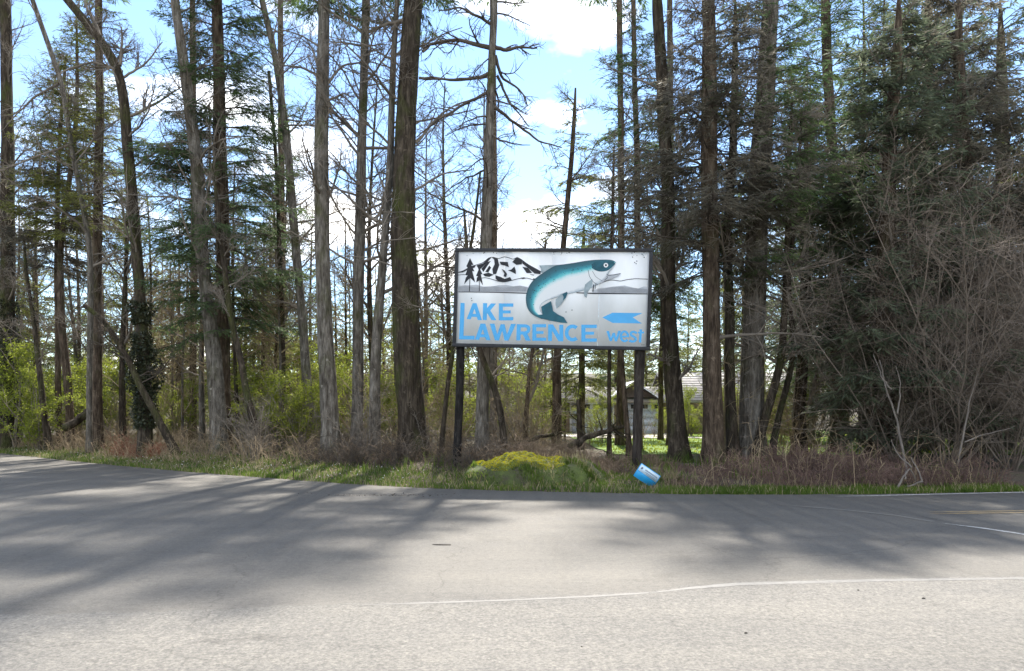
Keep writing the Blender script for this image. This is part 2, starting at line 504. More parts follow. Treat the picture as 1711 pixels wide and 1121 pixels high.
def sign_paint(name, c, rough=0.55, var=0.05):
    m = mat_plain(name, c, rough, var, 5.0, 0.4)
    return m
def mat_panel():
    m, nt, n, l, b = nodes_of('sign_white_paint')
    a = noise(nt, 1.1, 6, 0.65, (1, 1, 0.35)); f = noise(nt, 60, 3, 0.6)
    r = ramp(nt, a.outputs['Fac'], [(0.28, (0.74, 0.74, 0.72)), (0.6, (0.86, 0.86, 0.85))])
    s = noise(nt, 7, 8, 0.75)
    sr = ramp(nt, s.outputs['Fac'], [(0.73, (0, 0, 0)), (0.80, (0.45, 0.45, 0.45))])
    l.new(mixc(nt, sr.outputs[0], r.outputs[0], (0.42, 0.41, 0.38)), b.inputs['Base Color'])
    b.inputs['Roughness'].default_value = 0.6
    bump(nt, f.outputs['Fac'], 0.1, 0.004, b)
    return m
M['s_white'] = mat_panel()
M['s_black'] = sign_paint('sign_black_paint', (0.018, 0.018, 0.022), 0.6, 0.3)
M['s_blue'] = sign_paint('sign_blue_paint', (0.085, 0.40, 0.74), 0.55, 0.07)
M['s_grey'] = sign_paint('sign_grey_paint', (0.45, 0.46, 0.48), 0.6, 0.12)
M['s_hatch'] = sign_paint('sign_hatch_paint', (0.10, 0.10, 0.11), 0.6, 0.3)
M['s_teal'] = sign_paint('sign_teal_paint', (0.012, 0.095, 0.13), 0.55, 0.35)
M['s_fin'] = sign_paint('sign_fin_paint', (0.30, 0.36, 0.38), 0.55, 0.3)
M['s_frame'] = mat_plain('sign_frame_paint', (0.022, 0.022, 0.025), 0.6, 0.3, 8, 0.4)
M['post_dark'] = mat_bark('post_dark', (0.008, 0.007, 0.007), (0.022, 0.019, 0.018), (0.05, 0.045, 0.04), (0.02, 0.02, 0.018), 0.0)
M['post_brown'] = mat_bark('post_brown', (0.022, 0.017, 0.015), (0.05, 0.04, 0.034), (0.095, 0.08, 0.068), (0.05, 0.045, 0.04), 0.1)

SGZ = 4.30        # height of the panel's centre above the sign's foot
sign = empty('billboard_sign', (0.83, 18.3, 0.13), (0, math.radians(1.8), math.radians(-7.9)))
tag(sign, 'white painted billboard with leaping trout, snowy mountain and blue lettering on two dark posts', 'billboard')
FY = -0.02        # front face of the plywood in the sign's frame
def sheet(u0, u1):
    x0, x1 = (u0 - 0.5) * PW + 0.0015, (u1 - 0.5) * PW - 0.0015
    o = boxes('plywood_panel', [(x0, x1, FY, FY + 0.02, SGZ - PH / 2, SGZ + PH / 2)], M['s_white'], sign)
    return o
for q in range(4):
    sheet(q / 4, (q + 1) / 4)
FW = 0.085
fx, fz = PW / 2, PH / 2
for b in [(-fx - FW, fx + FW, FY - 0.035, FY + 0.06, SGZ + fz, SGZ + fz + FW), (-fx - FW, fx + FW, FY - 0.035, FY + 0.06, SGZ - fz - FW, SGZ - fz),
          (-fx - FW, -fx, FY - 0.032, FY + 0.058, SGZ - fz + 0.001, SGZ + fz - 0.001), (fx, fx + FW, FY - 0.032, FY + 0.058, SGZ - fz + 0.001, SGZ + fz - 0.001)]:
    boxes('frame_board', [b], M['s_frame'], sign, 0.006)
for (x, w, mt) in ((-2.27, 0.105, 'post_dark'), (2.22, 0.115, 'post_brown')):
    t = Tubes(10)
    zs = np.linspace(-0.5, SGZ + fz + 0.02, 24)
    t.add(np.stack([x + 0.008 * np.sin(zs * 2 + x), np.full(24, FY + 0.065 + w + 0.01) , zs], 1), w * (1 + 0.03 * np.sin(zs * 5)) )
    o = t.build('post', M[mt], sign)
    cap_v = np.array([(x + w * math.cos(a), FY + 0.075 + w + w * math.sin(a), SGZ + fz + 0.021) for a in np.linspace(0, 2 * np.pi, 10, endpoint=False)])
tmp_layer = [0]
def flat(name, polys, mat, parent=sign, layer=1):
    """flat painted shapes just proud of the plywood"""
    from mathutils.geometry import tessellate_polygon
    V, T, off = [], [], 0
    for i, p in enumerate(polys):
        p = np.asarray(p)
        tris = tessellate_polygon([[Vector((a, b, 0)) for a, b in p]])
        yy = FY - 0.0022 * layer - 0.00012 * (i % 12)
        V.append(np.stack([p[:, 0], np.full(len(p), yy), p[:, 1] + SGZ], 1))
        for t in tris:
            a, b, c = [p[j] for j in t]
            cr_ = (b[0] - a[0]) * (c[1] - a[1]) - (b[1] - a[1]) * (c[0] - a[0])
            t = t if cr_ > 0 else t[::-1]
            T.append([j + off for j in t])
        off += len(p)
    return obj_np(name, np.concatenate(V), [np.array(T)], mat, parent)
def stroke(pts, w):
    """polyline in zoom pixels -> outline polygon of width w"""
    p = np.asarray(pts, float)
    t = np.gradient(p, axis=0) if len(p) > 2 else np.repeat((p[1] - p[0])[None], 2, 0)
    t = t / (np.linalg.norm(t, axis=1)[:, None] + 1e-9)
    nr = np.stack([-t[:, 1], t[:, 0]], 1)
    w = np.broadcast_to(w, len(p))[:, None] / 2
    return sgn(np.concatenate([p + nr * w, (p - nr * w)[::-1]]))
def smooth(pts, n=40):
    p = np.asarray(pts, float)
    s = np.r_[0, np.cumsum(np.linalg.norm(np.diff(p, axis=0), axis=1))]
    u = np.linspace(0, s[-1], n)
    q = np.stack([np.interp(u, s, p[:, 0]), np.interp(u, s, p[:, 1])], 1)
    for _ in range(2):
        q[1:-1] = (q[:-2] + 2 * q[1:-1] + q[2:]) / 4
    return q
def arc(cx, cy, rx_, ry_, a0, a1, n=22):
    a = np.radians(np.linspace(a0, a1, n))
    return np.stack([cx + rx_ * np.cos(a), cy - ry_ * np.sin(a)], 1)
def E_(x0, x1, y0, y1, w=30, h=25):
    return [stroke([(x0 + w / 2, y0), (x0 + w / 2, y1)], w), stroke([(x0 + w - 2, y0 + h / 2), (x1, y0 + h / 2)], h),
            stroke([(x0 + w - 2, (y0 + y1) / 2), (x1 - 20, (y0 + y1) / 2)], h * 0.88), stroke([(x0 + w - 2, y1 - h / 2), (x1, y1 - h / 2)], h)]
letters = [
    [sgn([(125, 488), (158, 488), (150, 745), (238, 745), (236, 775), (115, 772)])],
    [sgn([(221, 490), (250, 490), (206, 616), (174, 614)]), sgn([(222, 490), (251, 490), (294, 623), (261, 622)]), stroke([(207, 584), (258, 586)], 24)],
    [stroke([(318, 490), (316, 622)], 32), sgn([(364, 492), (404, 493), (346, 563), (318, 585), (318, 545)]), sgn([(330, 560), (355, 540), (407, 624), (369, 623)])],
    E_(426, 537, 492, 625, 31, 26),
    [sgn([(283, 650), (316, 650), (273, 777), (240, 775)]), sgn([(287, 650), (320, 650), (361, 780), (327, 779)]), stroke([(270, 745), (325, 746)], 24)],
    [sgn([(355, 650), (392, 651), (426, 782), (396, 781)]), sgn([(398, 781), (426, 782), (470, 655), (440, 655)]), sgn([(440, 655), (470, 655), (500, 783), (470, 782)]), sgn([(472, 782), (500, 783), (558, 653), (520, 652)])],
    [stroke([(580, 655), (577, 782)], 32), stroke(smooth([(592, 668), (632, 668), (655, 678), (658, 697), (650, 716), (630, 724), (592, 724)], 26), 25), sgn([(605, 722), (640, 718), (673, 785), (634, 784)])],
    E_(684, 790, 655, 786, 31, 25),
    [stroke([(820, 657), (819, 788)], 30), stroke([(905, 660), (904, 790)], 30), sgn([(806, 657), (842, 658), (918, 790), (884, 790)])],
    [stroke(arc(990, 725, 45, 53, 48, 312), 28)],
    E_(1056, 1172, 660, 794, 31, 26),
    [sgn([(1243, 710), (1264, 710), (1283, 790), (1268, 790)]), sgn([(1268, 790), (1283, 790), (1307, 724), (1290, 724)]), sgn([(1290, 724), (1307, 724), (1322, 792), (1307, 792)]), sgn([(1307, 792), (1322, 792), (1352, 709), (1331, 708)])],
    [stroke(arc(1378, 752, 27, 38, 5, 320), 17), stroke([(1353, 755), (1413, 752)], 13)],
    [stroke(smooth([(1470, 728), (1448, 714), (1424, 722), (1424, 742), (1446, 754), (1464, 768), (1460, 788), (1436, 795), (1412, 784)], 28), 17)],
    [stroke([(1499, 698), (1493, 800)], 18), stroke([(1478, 722), (1522, 722)], 14)],
]
for L in letters:
    flat('letter', L, M['s_blue'])
flat('arrow', [sgn([(1214, 603), (1290, 566), (1512, 569), (1440, 603), (1507, 651), (1290, 646)])], M['s_blue'])

# mountain drawing
hill_l = [(104, 356), (160, 348), (200, 350), (250, 345), (300, 360), (360, 362), (420, 350), (480, 348), (540, 358), (590, 352), (650, 365), (650, 402), (102, 398)]
hill_r = [(1150, 385), (1230, 375), (1290, 360), (1380, 352), (1440, 368), (1480, 376), (1520, 360), (1552, 360), (1551, 412), (1140, 408)]
for h_ in (hill_l, hill_r):
    flat('far_shore_drawing', [sgn(h_)], M['s_grey'], layer=1)
hat = []
for x in np.arange(108, 640, 6.5):
    hat.append(stroke([(x, 362 + 6 * math.sin(x * 0.03)), (x - 0.5, 400)], 1.6))
for x in np.arange(1180, 1550, 6.0):
    hat.append(stroke([(x, 372 - 8 * math.sin((x - 1200) * 0.012)), (x, 412)], 1.8))
tag(flat('shore_hatching', hat, M['s_hatch'], layer=2), kind='stuff')
ink = []
ink.append(stroke(smooth([(105, 250), (150, 235), (200, 205), (250, 190), (300, 175), (345, 135), (375, 128), (410, 140), (432, 140), (465, 125), (500, 133), (537, 150), (565, 128), (600, 150), (640, 180), (690, 215), (752, 245)], 70), 4.5))
ink.append(stroke(smooth([(105, 270), (150, 265), (178, 272)], 12), 3.5))
ink.append(stroke(smooth([(262, 297), (320, 290), (360, 300), (420, 318), (465, 326), (520, 313), (580, 297), (640, 292), (705, 312)], 46), 4.5))
ink.append(stroke(smooth([(1195, 332), (1260, 312), (1290, 308), (1350, 318), (1400, 305), (1460, 298), (1552, 302)], 40), 4.5))
ink.append(stroke([(104, 402), (380, 405), (640, 412)], np.array([5, 6, 9])))
ink.append(stroke([(1020, 409), (1150, 414), (1551, 418)], np.array([7, 9, 6])))
for P_ in ([(105, 252), (150, 237), (205, 205), (245, 192), (235, 212), (190, 225), (140, 250)],
           [(250, 195), (300, 180), (340, 142), (366, 132), (340, 165), (300, 205), (268, 235), (262, 215)],
           [(368, 130), (415, 143), (428, 192), (404, 262), (380, 264), (374, 222), (392, 185), (388, 150)],
           [(430, 166), (492, 168), (502, 208), (470, 196), (440, 188)],
           [(528, 168), (565, 128), (606, 155), (602, 186), (560, 190)],
           [(606, 155), (660, 190), (748, 240), (746, 263), (700, 258), (664, 226), (606, 180)],
           [(606, 205), (650, 214), (682, 254), (640, 254)],
           [(494, 232), (520, 228), (545, 203), (556, 236), (556, 262), (525, 246)],
           [(398, 272), (440, 286), (470, 300), (512, 286), (526, 310), (470, 325), (420, 318), (400, 298)],
           [(446, 222), (470, 235), (488, 262), (480, 286), (462, 280), (468, 258)],
           [(288, 222), (335, 168), (362, 160), (332, 202), (304, 246)], [(318, 246), (350, 196), (364, 212), (342, 250)],
           [(300, 262), (345, 252), (385, 268), (350, 285), (315, 280)], [(590, 292), (620, 288), (640, 294), (610, 302)], [(660, 262), (700, 268), (690, 274)],
           [(690, 296), (712, 298), (706, 310), (688, 304)]):
    ink.append(sgn(P_))
for p_ in ([(198, 138), (226, 192), (208, 190), (234, 242), (216, 238), (240, 328), (222, 312), (200, 292), (176, 316), (153, 342), (166, 290), (182, 272), (162, 268), (182, 216), (170, 202)],
           [(272, 214), (298, 266), (284, 262), (301, 352), (276, 312), (248, 326), (253, 290), (263, 282), (247, 276)]):
    ink.append(sgn(p_))
ink.append(stroke([(198, 290), (195, 398)], 5)); ink.append(stroke([(273, 300), (272, 398)], 5))
# flaked and spotted paint near the upper edge
for _ in range(34):
    x = float(rng.choice([rng.uniform(120, 420), rng.uniform(800, 980), rng.uniform(1430, 1550)])); y = 92 + rng.exponential(9)
    s = rng.uniform(1.5, 4)
    ink.append(sgn([(x - s, y), (x, y - s), (x + s * 1.4, y + s * 0.4), (x, y + s)]))
for x, y in ((1455, 170), (1465, 180), (1440, 128), (1525, 130), (1470, 160), (210, 452), (214, 470), (985, 545), (940, 560)):
    ink.append(sgn([(x - 4, y - 2), (x + 3, y - 4), (x + 5, y + 2), (x - 1, y + 5)]))
groups = {'mountain_drawing': ink[:3] + ink[6:22], 'hill_outline': ink[3:4], 'waterline': ink[4:5], 'waterline.': ink[5:6],
          'pine_drawing': [ink[22], ink[24]], 'pine_drawing.': [ink[23], ink[25]]}
for gname, g in groups.items():
    flat(gname.rstrip('.'), g, M['s_black'], layer=3)
tag(flat('paint_flakes', ink[26:], M['s_black'], layer=3), kind='stuff')
flat('painter_mark', [stroke([(1500 + 7 * i, 819), (1504 + 7 * i, 819)], 6) for i in range(4)], M['s_hatch'], layer=1)

# trout
def mat_fish():
    m, nt, n, l, b = nodes_of('trout_paint')
    uvn = n.new('ShaderNodeUVMap'); s = n.new('ShaderNodeSeparateXYZ')
    l.new(uvn.outputs[0], s.inputs[0])
    nz = noise(nt, 14, 4, 0.6)
    add = n.new('ShaderNodeMath'); add.operation = 'MULTIPLY_ADD'; add.inputs[1].default_value = 0.10; add.inputs[2].default_value = -0.05
    l.new(nz.outputs['Fac'], add.inputs[0])
    a2 = n.new('ShaderNodeMath'); a2.operation = 'ADD'
    l.new(s.outputs['Y'], a2.inputs[0]); l.new(add.outputs[0], a2.inputs[1])
    r = ramp(nt, a2.outputs[0], [(0.0, (0.020, 0.07, 0.09)), (0.16, (0.022, 0.13, 0.17)), (0.27, (0.03, 0.27, 0.33)), (0.35, (0.13, 0.52, 0.55)), (0.43, (0.56, 0.70, 0.70)), (0.50, (0.74, 0.75, 0.74)), (0.88, (0.72, 0.73, 0.73)), (0.97, (0.42, 0.47, 0.50)), (1.0, (0.25, 0.31, 0.34))])
    l.new(r.outputs[0], b.inputs['Base Color'])
    b.inputs['Roughness'].default_value = 0.55
    return m
M['fish'] = mat_fish()
back = smooth([(1316, 172), (1309, 157), (1290, 151), (1240, 148), (1160, 150), (1080, 160), (1000, 175), (920, 187), (860, 193), (800, 230), (740, 270), (690, 310), (660, 350), (640, 400), (632, 450), (638, 510), (655, 550), (690, 585), (730, 605), (760, 615)], 60)
belly = smooth([(1313, 180), (1296, 208), (1262, 248), (1250, 285), (1226, 320), (1180, 346), (1130, 372), (1060, 396), (980, 414), (920, 428), (860, 446), (800, 466), (760, 490), (740, 515), (742, 545), (760, 575)], 60)
nv = 14
Pf = np.concatenate([back * (1 - v) + belly * v for v in np.linspace(0, 1, nv)])
Xf = sgn(Pf)
uvf = np.concatenate([np.stack([np.linspace(0, 1, 60), np.full(60, v)], 1) for v in np.linspace(0, 1, nv)])
ii = (np.arange(nv - 1)[:, None] * 60 + np.arange(59)[None]).ravel()
fish = obj_np('trout_painting', np.stack([Xf[:, 0], np.full(len(Xf), FY - 0.0022 * 5), Xf[:, 1] + SGZ], 1), [np.stack([ii, ii + 1, ii + 61, ii + 60], 1)], M['fish'], sign, uv=uvf)
flat('dorsal_fin', [sgn([(736, 195), (800, 192), (880, 190), (830, 222), (770, 256), (748, 250), (752, 222)])], M['s_fin'], fish, 4)
flat('tail_fin', [sgn([(752, 520), (826, 474), (836, 520), (842, 552), (880, 580), (925, 602), (952, 648), (900, 644), (830, 630), (735, 606), (700, 585), (762, 580)])], M['s_teal'], fish, 6)
flat('pelvic_fin', [sgn([(862, 462), (900, 420), (948, 402), (953, 414), (935, 455), (900, 505), (868, 534), (861, 500)])], M['s_fin'], fish, 6)
flat('pelvic_fin_shade', [sgn([(912, 420), (948, 402), (953, 414), (938, 450), (918, 472), (922, 440)])], M['s_teal'], fish, 7)
flat('pectoral_fin', [sgn([(1084, 345), (1110, 322), (1140, 300), (1141, 340), (1125, 375), (1105, 405), (1096, 450), (1078, 434), (1077, 385)])], M['s_fin'], fish, 6)
flat('lower_jaw', [sgn([(1250, 270), (1290, 272), (1352, 256), (1340, 274), (1296, 297), (1250, 308), (1218, 326), (1185, 340), (1225, 300)])], M['s_grey'], fish, 6)
head = [(1312, 182), (1262, 235), (1205, 246), (1160, 235), (1125, 205), (1150, 165), (1240, 160), (1300, 160)]
flat('head_patch', [sgn(smooth(head + [head[0]], 30)[:-1])], M['s_teal'], fish, 6)
lines = [stroke(smooth([(1108, 232), (1118, 285), (1150, 330), (1180, 345)], 16), 3), stroke(smooth([(1140, 240), (1165, 285), (1215, 318)], 14), 2.5), stroke([(1246, 262), (1258, 272), (1300, 268), (1350, 258)], 4.5), stroke([(1248, 275), (1252, 292), (1230, 312)], 4), stroke([(1150, 345), (1143, 400)], 7), stroke([(1165, 340), (1160, 380)], 4)]
for q in range(46):
    t_ = rng.uniform(0.2, 0.86); v_ = rng.uniform(0.14, 0.40)
    i_ = int(t_ * 59)
    c = back[i_] * (1 - v_) + belly[i_] * v_
    s = rng.uniform(2.5, 4.5)
    lines.append(sgn([(c[0] - s, c[1]), (c[0], c[1] - s), (c[0] + s, c[1]), (c[0], c[1] + s)]))
tag(flat('trout_markings', lines, M['s_black'], fish, 7), kind='stuff')
eye = flat('eye', [sgn(arc(1241, 193, 17, 18, 0, 340, 18))], M['s_white'], fish, 7)
flat('pupil', [sgn(arc(1241, 193, 8, 9, 0, 330, 12))], M['s_black'], fish, 8)

# ------------------------------------------------------------------ small yard sign, tilted beside the right post
M['y_blue'] = sign_paint('yard_sign_blue', (0.03, 0.36, 0.72), 0.4, 0.04)
M['y_white'] = sign_paint('yard_sign_white', (0.60, 0.74, 0.84), 0.4, 0.04)
M['y_grey'] = sign_paint('yard_sign_print', (0.22, 0.25, 0.31), 0.5, 0.1)
M['wire'] = mat_plain('galvanised_wire', (0.25, 0.25, 0.26), 0.4, 0.2, 10, 0.6)
YS = 15.75
c0 = at(1081, 795, YS)
ysign = empty('yard_sign', (c0[0], YS, float(ground(c0[0], YS))), (0, 0, math.radians(3)))
tag(ysign, 'small blue and white corrugated plastic yard sign tilted on bent wire legs', 'yard sign')
zc = c0[2] - float(ground(c0[0], YS))
ca, sa = math.cos(math.radians(-34)), math.sin(math.radians(-34))
def ys(u, v):
    return (u * ca - v * sa, zc + u * sa + v * ca)
def yplate(name, poly, y0, y1, mat):
    p = np.array([ys(*q) for q in poly]); n = len(p)
    V = np.concatenate([np.c_[p[:, 0], np.full(n, y0), p[:, 1]], np.c_[p[:, 0], np.full(n, y1), p[:, 1]]])
    fs = [np.arange(n)[None], (np.arange(n)[::-1] + n)[None], np.array([(i, i + n, (i + 1) % n + n, (i + 1) % n) for i in range(n)])]
    return obj_np(name, V, fs, mat, ysign)
hw, hh = 0.25, 0.16
yplate('plastic_board', [(-hw, -hh), (hw, -hh), (hw, hh), (-hw, hh)], -0.004, 0.004, M['y_blue'])
yplate('printed_face', [(-hw + 0.014, 0.0), (hw - 0.014, -0.012), (hw - 0.014, hh - 0.014), (-hw + 0.014, hh - 0.014)], -0.0075, -0.0045, M['y_white'])
for (u0, u1, v, h) in ((-0.10, 0.20, 0.088, 0.030), (-0.07, 0.17, 0.044, 0.014), (-0.04, 0.19, 0.018, 0.010)):
    us = np.arange(u0, u1, 0.024)
    for u in us:
        yplate('print_mark', [(u, v - h / 2), (u + 0.016, v - h / 2), (u + 0.016, v + h / 2), (u, v + h / 2)], -0.0095, -0.0078, M['y_grey'])
yplate('print_emblem', [(-0.20, 0.05), (-0.17, 0.055), (-0.155, 0.08), (-0.165, 0.105), (-0.19, 0.11), (-0.205, 0.085)], -0.0095, -0.0078, M['y_grey'])
yplate('print_band', [(-0.19, -0.075), (0.19, -0.075), (0.19, -0.045), (-0.19, -0.045)], -0.0065, -0.0042, M['y_grey']) if False else None
for u in (-0.09, 0.09):
    t = Tubes(5)
    a = ys(u, -hh + 0.06)
    b_ = ys(u, -hh - 0.02)
    t.add([(a[0], 0.008, a[1]), (b_[0], 0.008, b_[1]), (b_[0] - 0.02 + 0.05 * u, 0.01, (b_[1]) * 0.4), (b_[0] - 0.02 + 0.05 * u, 0.01, -0.12)], [0.004] * 4)
    t.build('wire_leg', M['wire'], ysign)

# ------------------------------------------------------------------ house beyond the trees
M['wall_tan'] = mat_plain('wall_tan', (0.22, 0.165, 0.12), 0.8, 0.12, 4)
M['trim_white'] = mat_plain('trim_white', (0.75, 0.76, 0.78), 0.6, 0.05, 4)
M['door_white'] = mat_plain('door_white', (0.62, 0.68, 0.80), 0.5, 0.04, 3)
M['shingle'] = mat_plain('shingle', (0.36, 0.335, 0.31), 0.85, 0.22, 5)
M['gable'] = mat_plain('gable', (0.09, 0.07, 0.06), 0.8, 0.2, 6)
M['glass'] = mat_plain('glass', (0.03, 0.035, 0.04), 0.1, 0.2, 2, 0.6)
M['concrete'] = mat_plain('concrete', (0.40, 0.36, 0.33), 0.85, 0.15, 2)
HY = 47.0
hs = HY / F
hx = lambda px: (px - CX) * hs
hz = lambda py: EYE - (py - HOR) * hs
hg = float(ground(10, HY))
house = empty('house', (hx(1120), HY, hg))
tag(house, 'tan house with white garage doors and light shingle roof seen through the trees', 'house')
ox = hx(1120)
def hpart(name, lst, mat, bevel=0, parent=None):
    return boxes(name, [(a - ox, b - ox, c - HY, d - HY, e - hg, f - hg) for a, b, c, d, e, f in lst], mat, parent or house, bevel)
zb, ze = hg - 0.3, hz(668)
# front wall is set back behind the door openings
D = [(hx(955), hx(1023)), (hx(1034), hx(1103))]
dz0, dz1 = hg + 0.02, hz(673)
hpart('wall', [(hx(940), D[0][0], HY, HY + 8, zb, ze), (D[0][1], D[1][0], HY, HY + 8, zb, ze), (D[1][1], hx(1360), HY, HY + 8, zb, ze),
               (D[0][0], D[0][1], HY, HY + 8, dz1, ze), (D[1][0], D[1][1], HY, HY + 8, dz1, ze)], M['wall_tan'])
for a, b in D:
    dr = hpart('garage_door', [(a, b, HY + 0.12, HY + 0.2, dz0, dz1)], M['door_white'])
    h4 = (dz1 - dz0) / 4
    for r_ in range(4):
        o = hpart('door_panel', [(a + 0.03, b - 0.03, HY + 0.08, HY + 0.12, dz0 + r_ * h4 + 0.015, dz0 + (r_ + 1) * h4 - 0.015)], M['door_white'], 0, dr)
        o.parent = dr; 
    w4 = (b - a) / 4
    for r_ in range(4):
        hpart('door_window', [(a + r_ * w4 + 0.12, a + (r_ + 1) * w4 - 0.12, HY + 0.065, HY + 0.08, dz1 - h4 + 0.12, dz1 - 0.1)], M['glass'], 0, dr)
    hpart('door_trim', [(a - 0.12, a, HY - 0.03, HY + 0.12, dz0, dz1 + 0.12), (b, b + 0.12, HY - 0.03, HY + 0.12, dz0, dz1 + 0.12), (a, b, HY - 0.03, HY + 0.12, dz1, dz1 + 0.12)], M['trim_white'])
def prism(name, prof, y0, y1, mat, axis_='y', parent=None):
    p = np.array(prof, float); n = len(p)
    if axis_ == 'y':
        V = np.concatenate([np.c_[p[:, 0] - ox, np.full(n, y0 - HY), p[:, 1] - hg], np.c_[p[:, 0] - ox, np.full(n, y1 - HY), p[:, 1] - hg]])
    else:
        V = np.concatenate([np.c_[np.full(n, y0 - ox), p[:, 0] - HY, p[:, 1] - hg], np.c_[np.full(n, y1 - ox), p[:, 0] - HY, p[:, 1] - hg]])
    fs = [np.arange(n)[None], (np.arange(n)[::-1] + n)[None], np.array([(i, (i + 1) % n, (i + 1) % n + n, i + n) for i in range(n)])]
    return obj_np(name, V, fs, mat, parent or house)
for (ra, rb, rpy, depth) in ((925, 1118, 646, 2.6), (1118, 1372, 622, 4.0)):
    zr = EYE + (HOR - rpy) * (HY + depth) / F
    e0 = ze - 0.05 + (0.004 if ra > 1000 else 0)
    roof = prism('roof', [(HY - 0.5, e0), (HY + depth, zr), (HY + 2 * depth + 0.5, e0), (HY + 2 * depth + 0.5, e0 - 0.15), (HY + depth, zr - 0.16), (HY - 0.5, e0 - 0.15)], hx(ra), hx(rb), M['shingle'], 'x')
    for q in range(11):
        t0 = q / 12.0
        y_ = HY - 0.5 + (depth + 0.5) * t0; z_ = e0 + (zr - e0) * t0
        hpart('shingle_course', [(hx(ra) + 0.01, hx(rb) - 0.01, y_ - 0.02, y_ + 0.08 * depth, z_ + 0.002, z_ + 0.03)], M['shingle'], 0, roof)
gp = (hx(1058), hz(640))
for (pxa, pxb, pk, py0, pyk, mat_) in ((1020, 1096, 1058, 664, 640, 'gable'), (1252, 1336, 1294, 668, 642, 'wall_tan')):
    prism('gable', [(hx(pxa) + 0.12, hz(py0)), (hx(pxb) - 0.12, hz(py0)), (hx(pk), hz(pyk) - 0.1)], HY - 0.45, HY + 2.5, M[mat_])
    prism('gable_roof', [(hx(pxa) - 0.1, hz(py0) - 0.1), (hx(pk), hz(pyk) + 0.02), (hx(pxb) + 0.1, hz(py0) - 0.1), (hx(pxb) + 0.1, hz(py0)), (hx(pk), hz(pyk) + 0.14), (hx(pxa) - 0.1, hz(py0))], HY - 0.7, HY + 3, M['trim_white'])
for px in (1262, 1325):
    hpart('porch_column', [(hx(px) - 0.1, hx(px) + 0.1, HY - 0.62, HY - 0.42, zb, hz(668))], M['trim_white'])
for (a, b) in ((1200, 1216), (1280, 1305)):
    wdw = hpart('window', [(hx(a), hx(b), HY - 0.04, HY - 0.004, hz(706), hz(680))], M['trim_white'])
    hpart('pane', [(hx(a) + 0.08, hx(b) - 0.08, HY - 0.05, HY - 0.041, hz(704), hz(682))], M['glass'], 0, wdw)

# driveway and lawn in front of the house
def sheet_on_ground(name, x0, x1, y0, y1, dz, mat, nx_=40, ny_=30, wav=0.0):
    X, Y = np.meshgrid(np.linspace(0, 1, nx_), np.linspace(y0, y1, ny_))
    X = x0 + (x1 - x0) * X + wav * np.sin(Y * 0.7)
    Z = ground(X, Y) + dz
    i = (np.arange(ny_ - 1)[:, None] * nx_ + np.arange(nx_ - 1)[None]).ravel()
    o = obj_np(name, np.stack([X, Y, Z], -1).reshape(-1, 3), [np.stack([i, i + 1, i + nx_ + 1, i + nx_], 1)], mat, smooth=True)
    return tag(o, kind='structure')
M['lawn'] = mat_plain('lawn', (0.13, 0.21, 0.03), 0.9, 0.3, 1.5)
sheet_on_ground('lawn', 3.2, 24, 23.5, 60, 0.03, M['lawn'])
sheet_on_ground('driveway', 3.2, 9.8, 38, 46.9, 0.06, M['concrete'], wav=0.4)

# ------------------------------------------------------------------ trees
def wobble(n, amp):
    w = np.cumsum(rng.normal(size=(n, 3)), axis=0)
    w -= np.linspace(0, 1, n)[:, None] * w[-1]
    return w * amp
def limb_poly(p0, d, L, n, up=0.0, wig=0.05):
    """one branch: n points from p0, bending upward by `up`"""
    pts = np.empty((n, 3)); pts[0] = p0
    d = d / np.linalg.norm(d)
    step = L / (n - 1)
    for i in range(1, n):
        d = d + np.array([0, 0, up / n]) + rng.normal(size=3) * wig
        d = d / np.linalg.norm(d)
        pts[i] = pts[i - 1] + d * step
    return pts
def side_shoots(P, R, per, Lfrac, n, up, wig, tmin, rmin, spread=0.9, lmin=0.0):
    """vectorised child shoots for parents P (m,k,3), R (m,k)"""
    m, kk = P.shape[:2]
    L = np.linalg.norm(P[:, 1:] - P[:, :-1], axis=2).sum(1)
    par = np.repeat(np.arange(m), per)
    t = rng.uniform(tmin, 1.0, len(par))
    f = t * (kk - 1); i = np.minimum(f.astype(int), kk - 2); w = (f - i)[:, None]
    B = P[par, i] * (1 - w) + P[par, i + 1] * w
    T = unit(P[par, i + 1] - P[par, i])
    rad = R[par, i] * (1 - w[:, 0]) + R[par, i + 1] * w[:, 0]
    side = rng.normal(size=(len(par), 3)); side -= (side * T).sum(1)[:, None] * T; side = unit(side)
    D = unit(T * rng.uniform(0.5, 1.1, (len(par), 1)) + side * spread)
    Lc = np.maximum(L[par] * Lfrac * (1.15 - 0.6 * t) * rng.uniform(0.6, 1.3, len(par)), lmin)
    C = np.empty((len(par), n, 3)); C[:, 0] = B
    for q in range(1, n):
        D = unit(D + np.array([0, 0, up / n]) + rng.normal(size=D.shape) * wig)
        C[:, q] = C[:, q - 1] + D * (Lc / (n - 1))[:, None]
    r0 = np.maximum(rad * 0.6, rmin)
    RC = r0[:, None] * np.linspace(1, 0.35, n)[None]
    RC = np.maximum(RC, rmin * 0.7)
    return C, RC

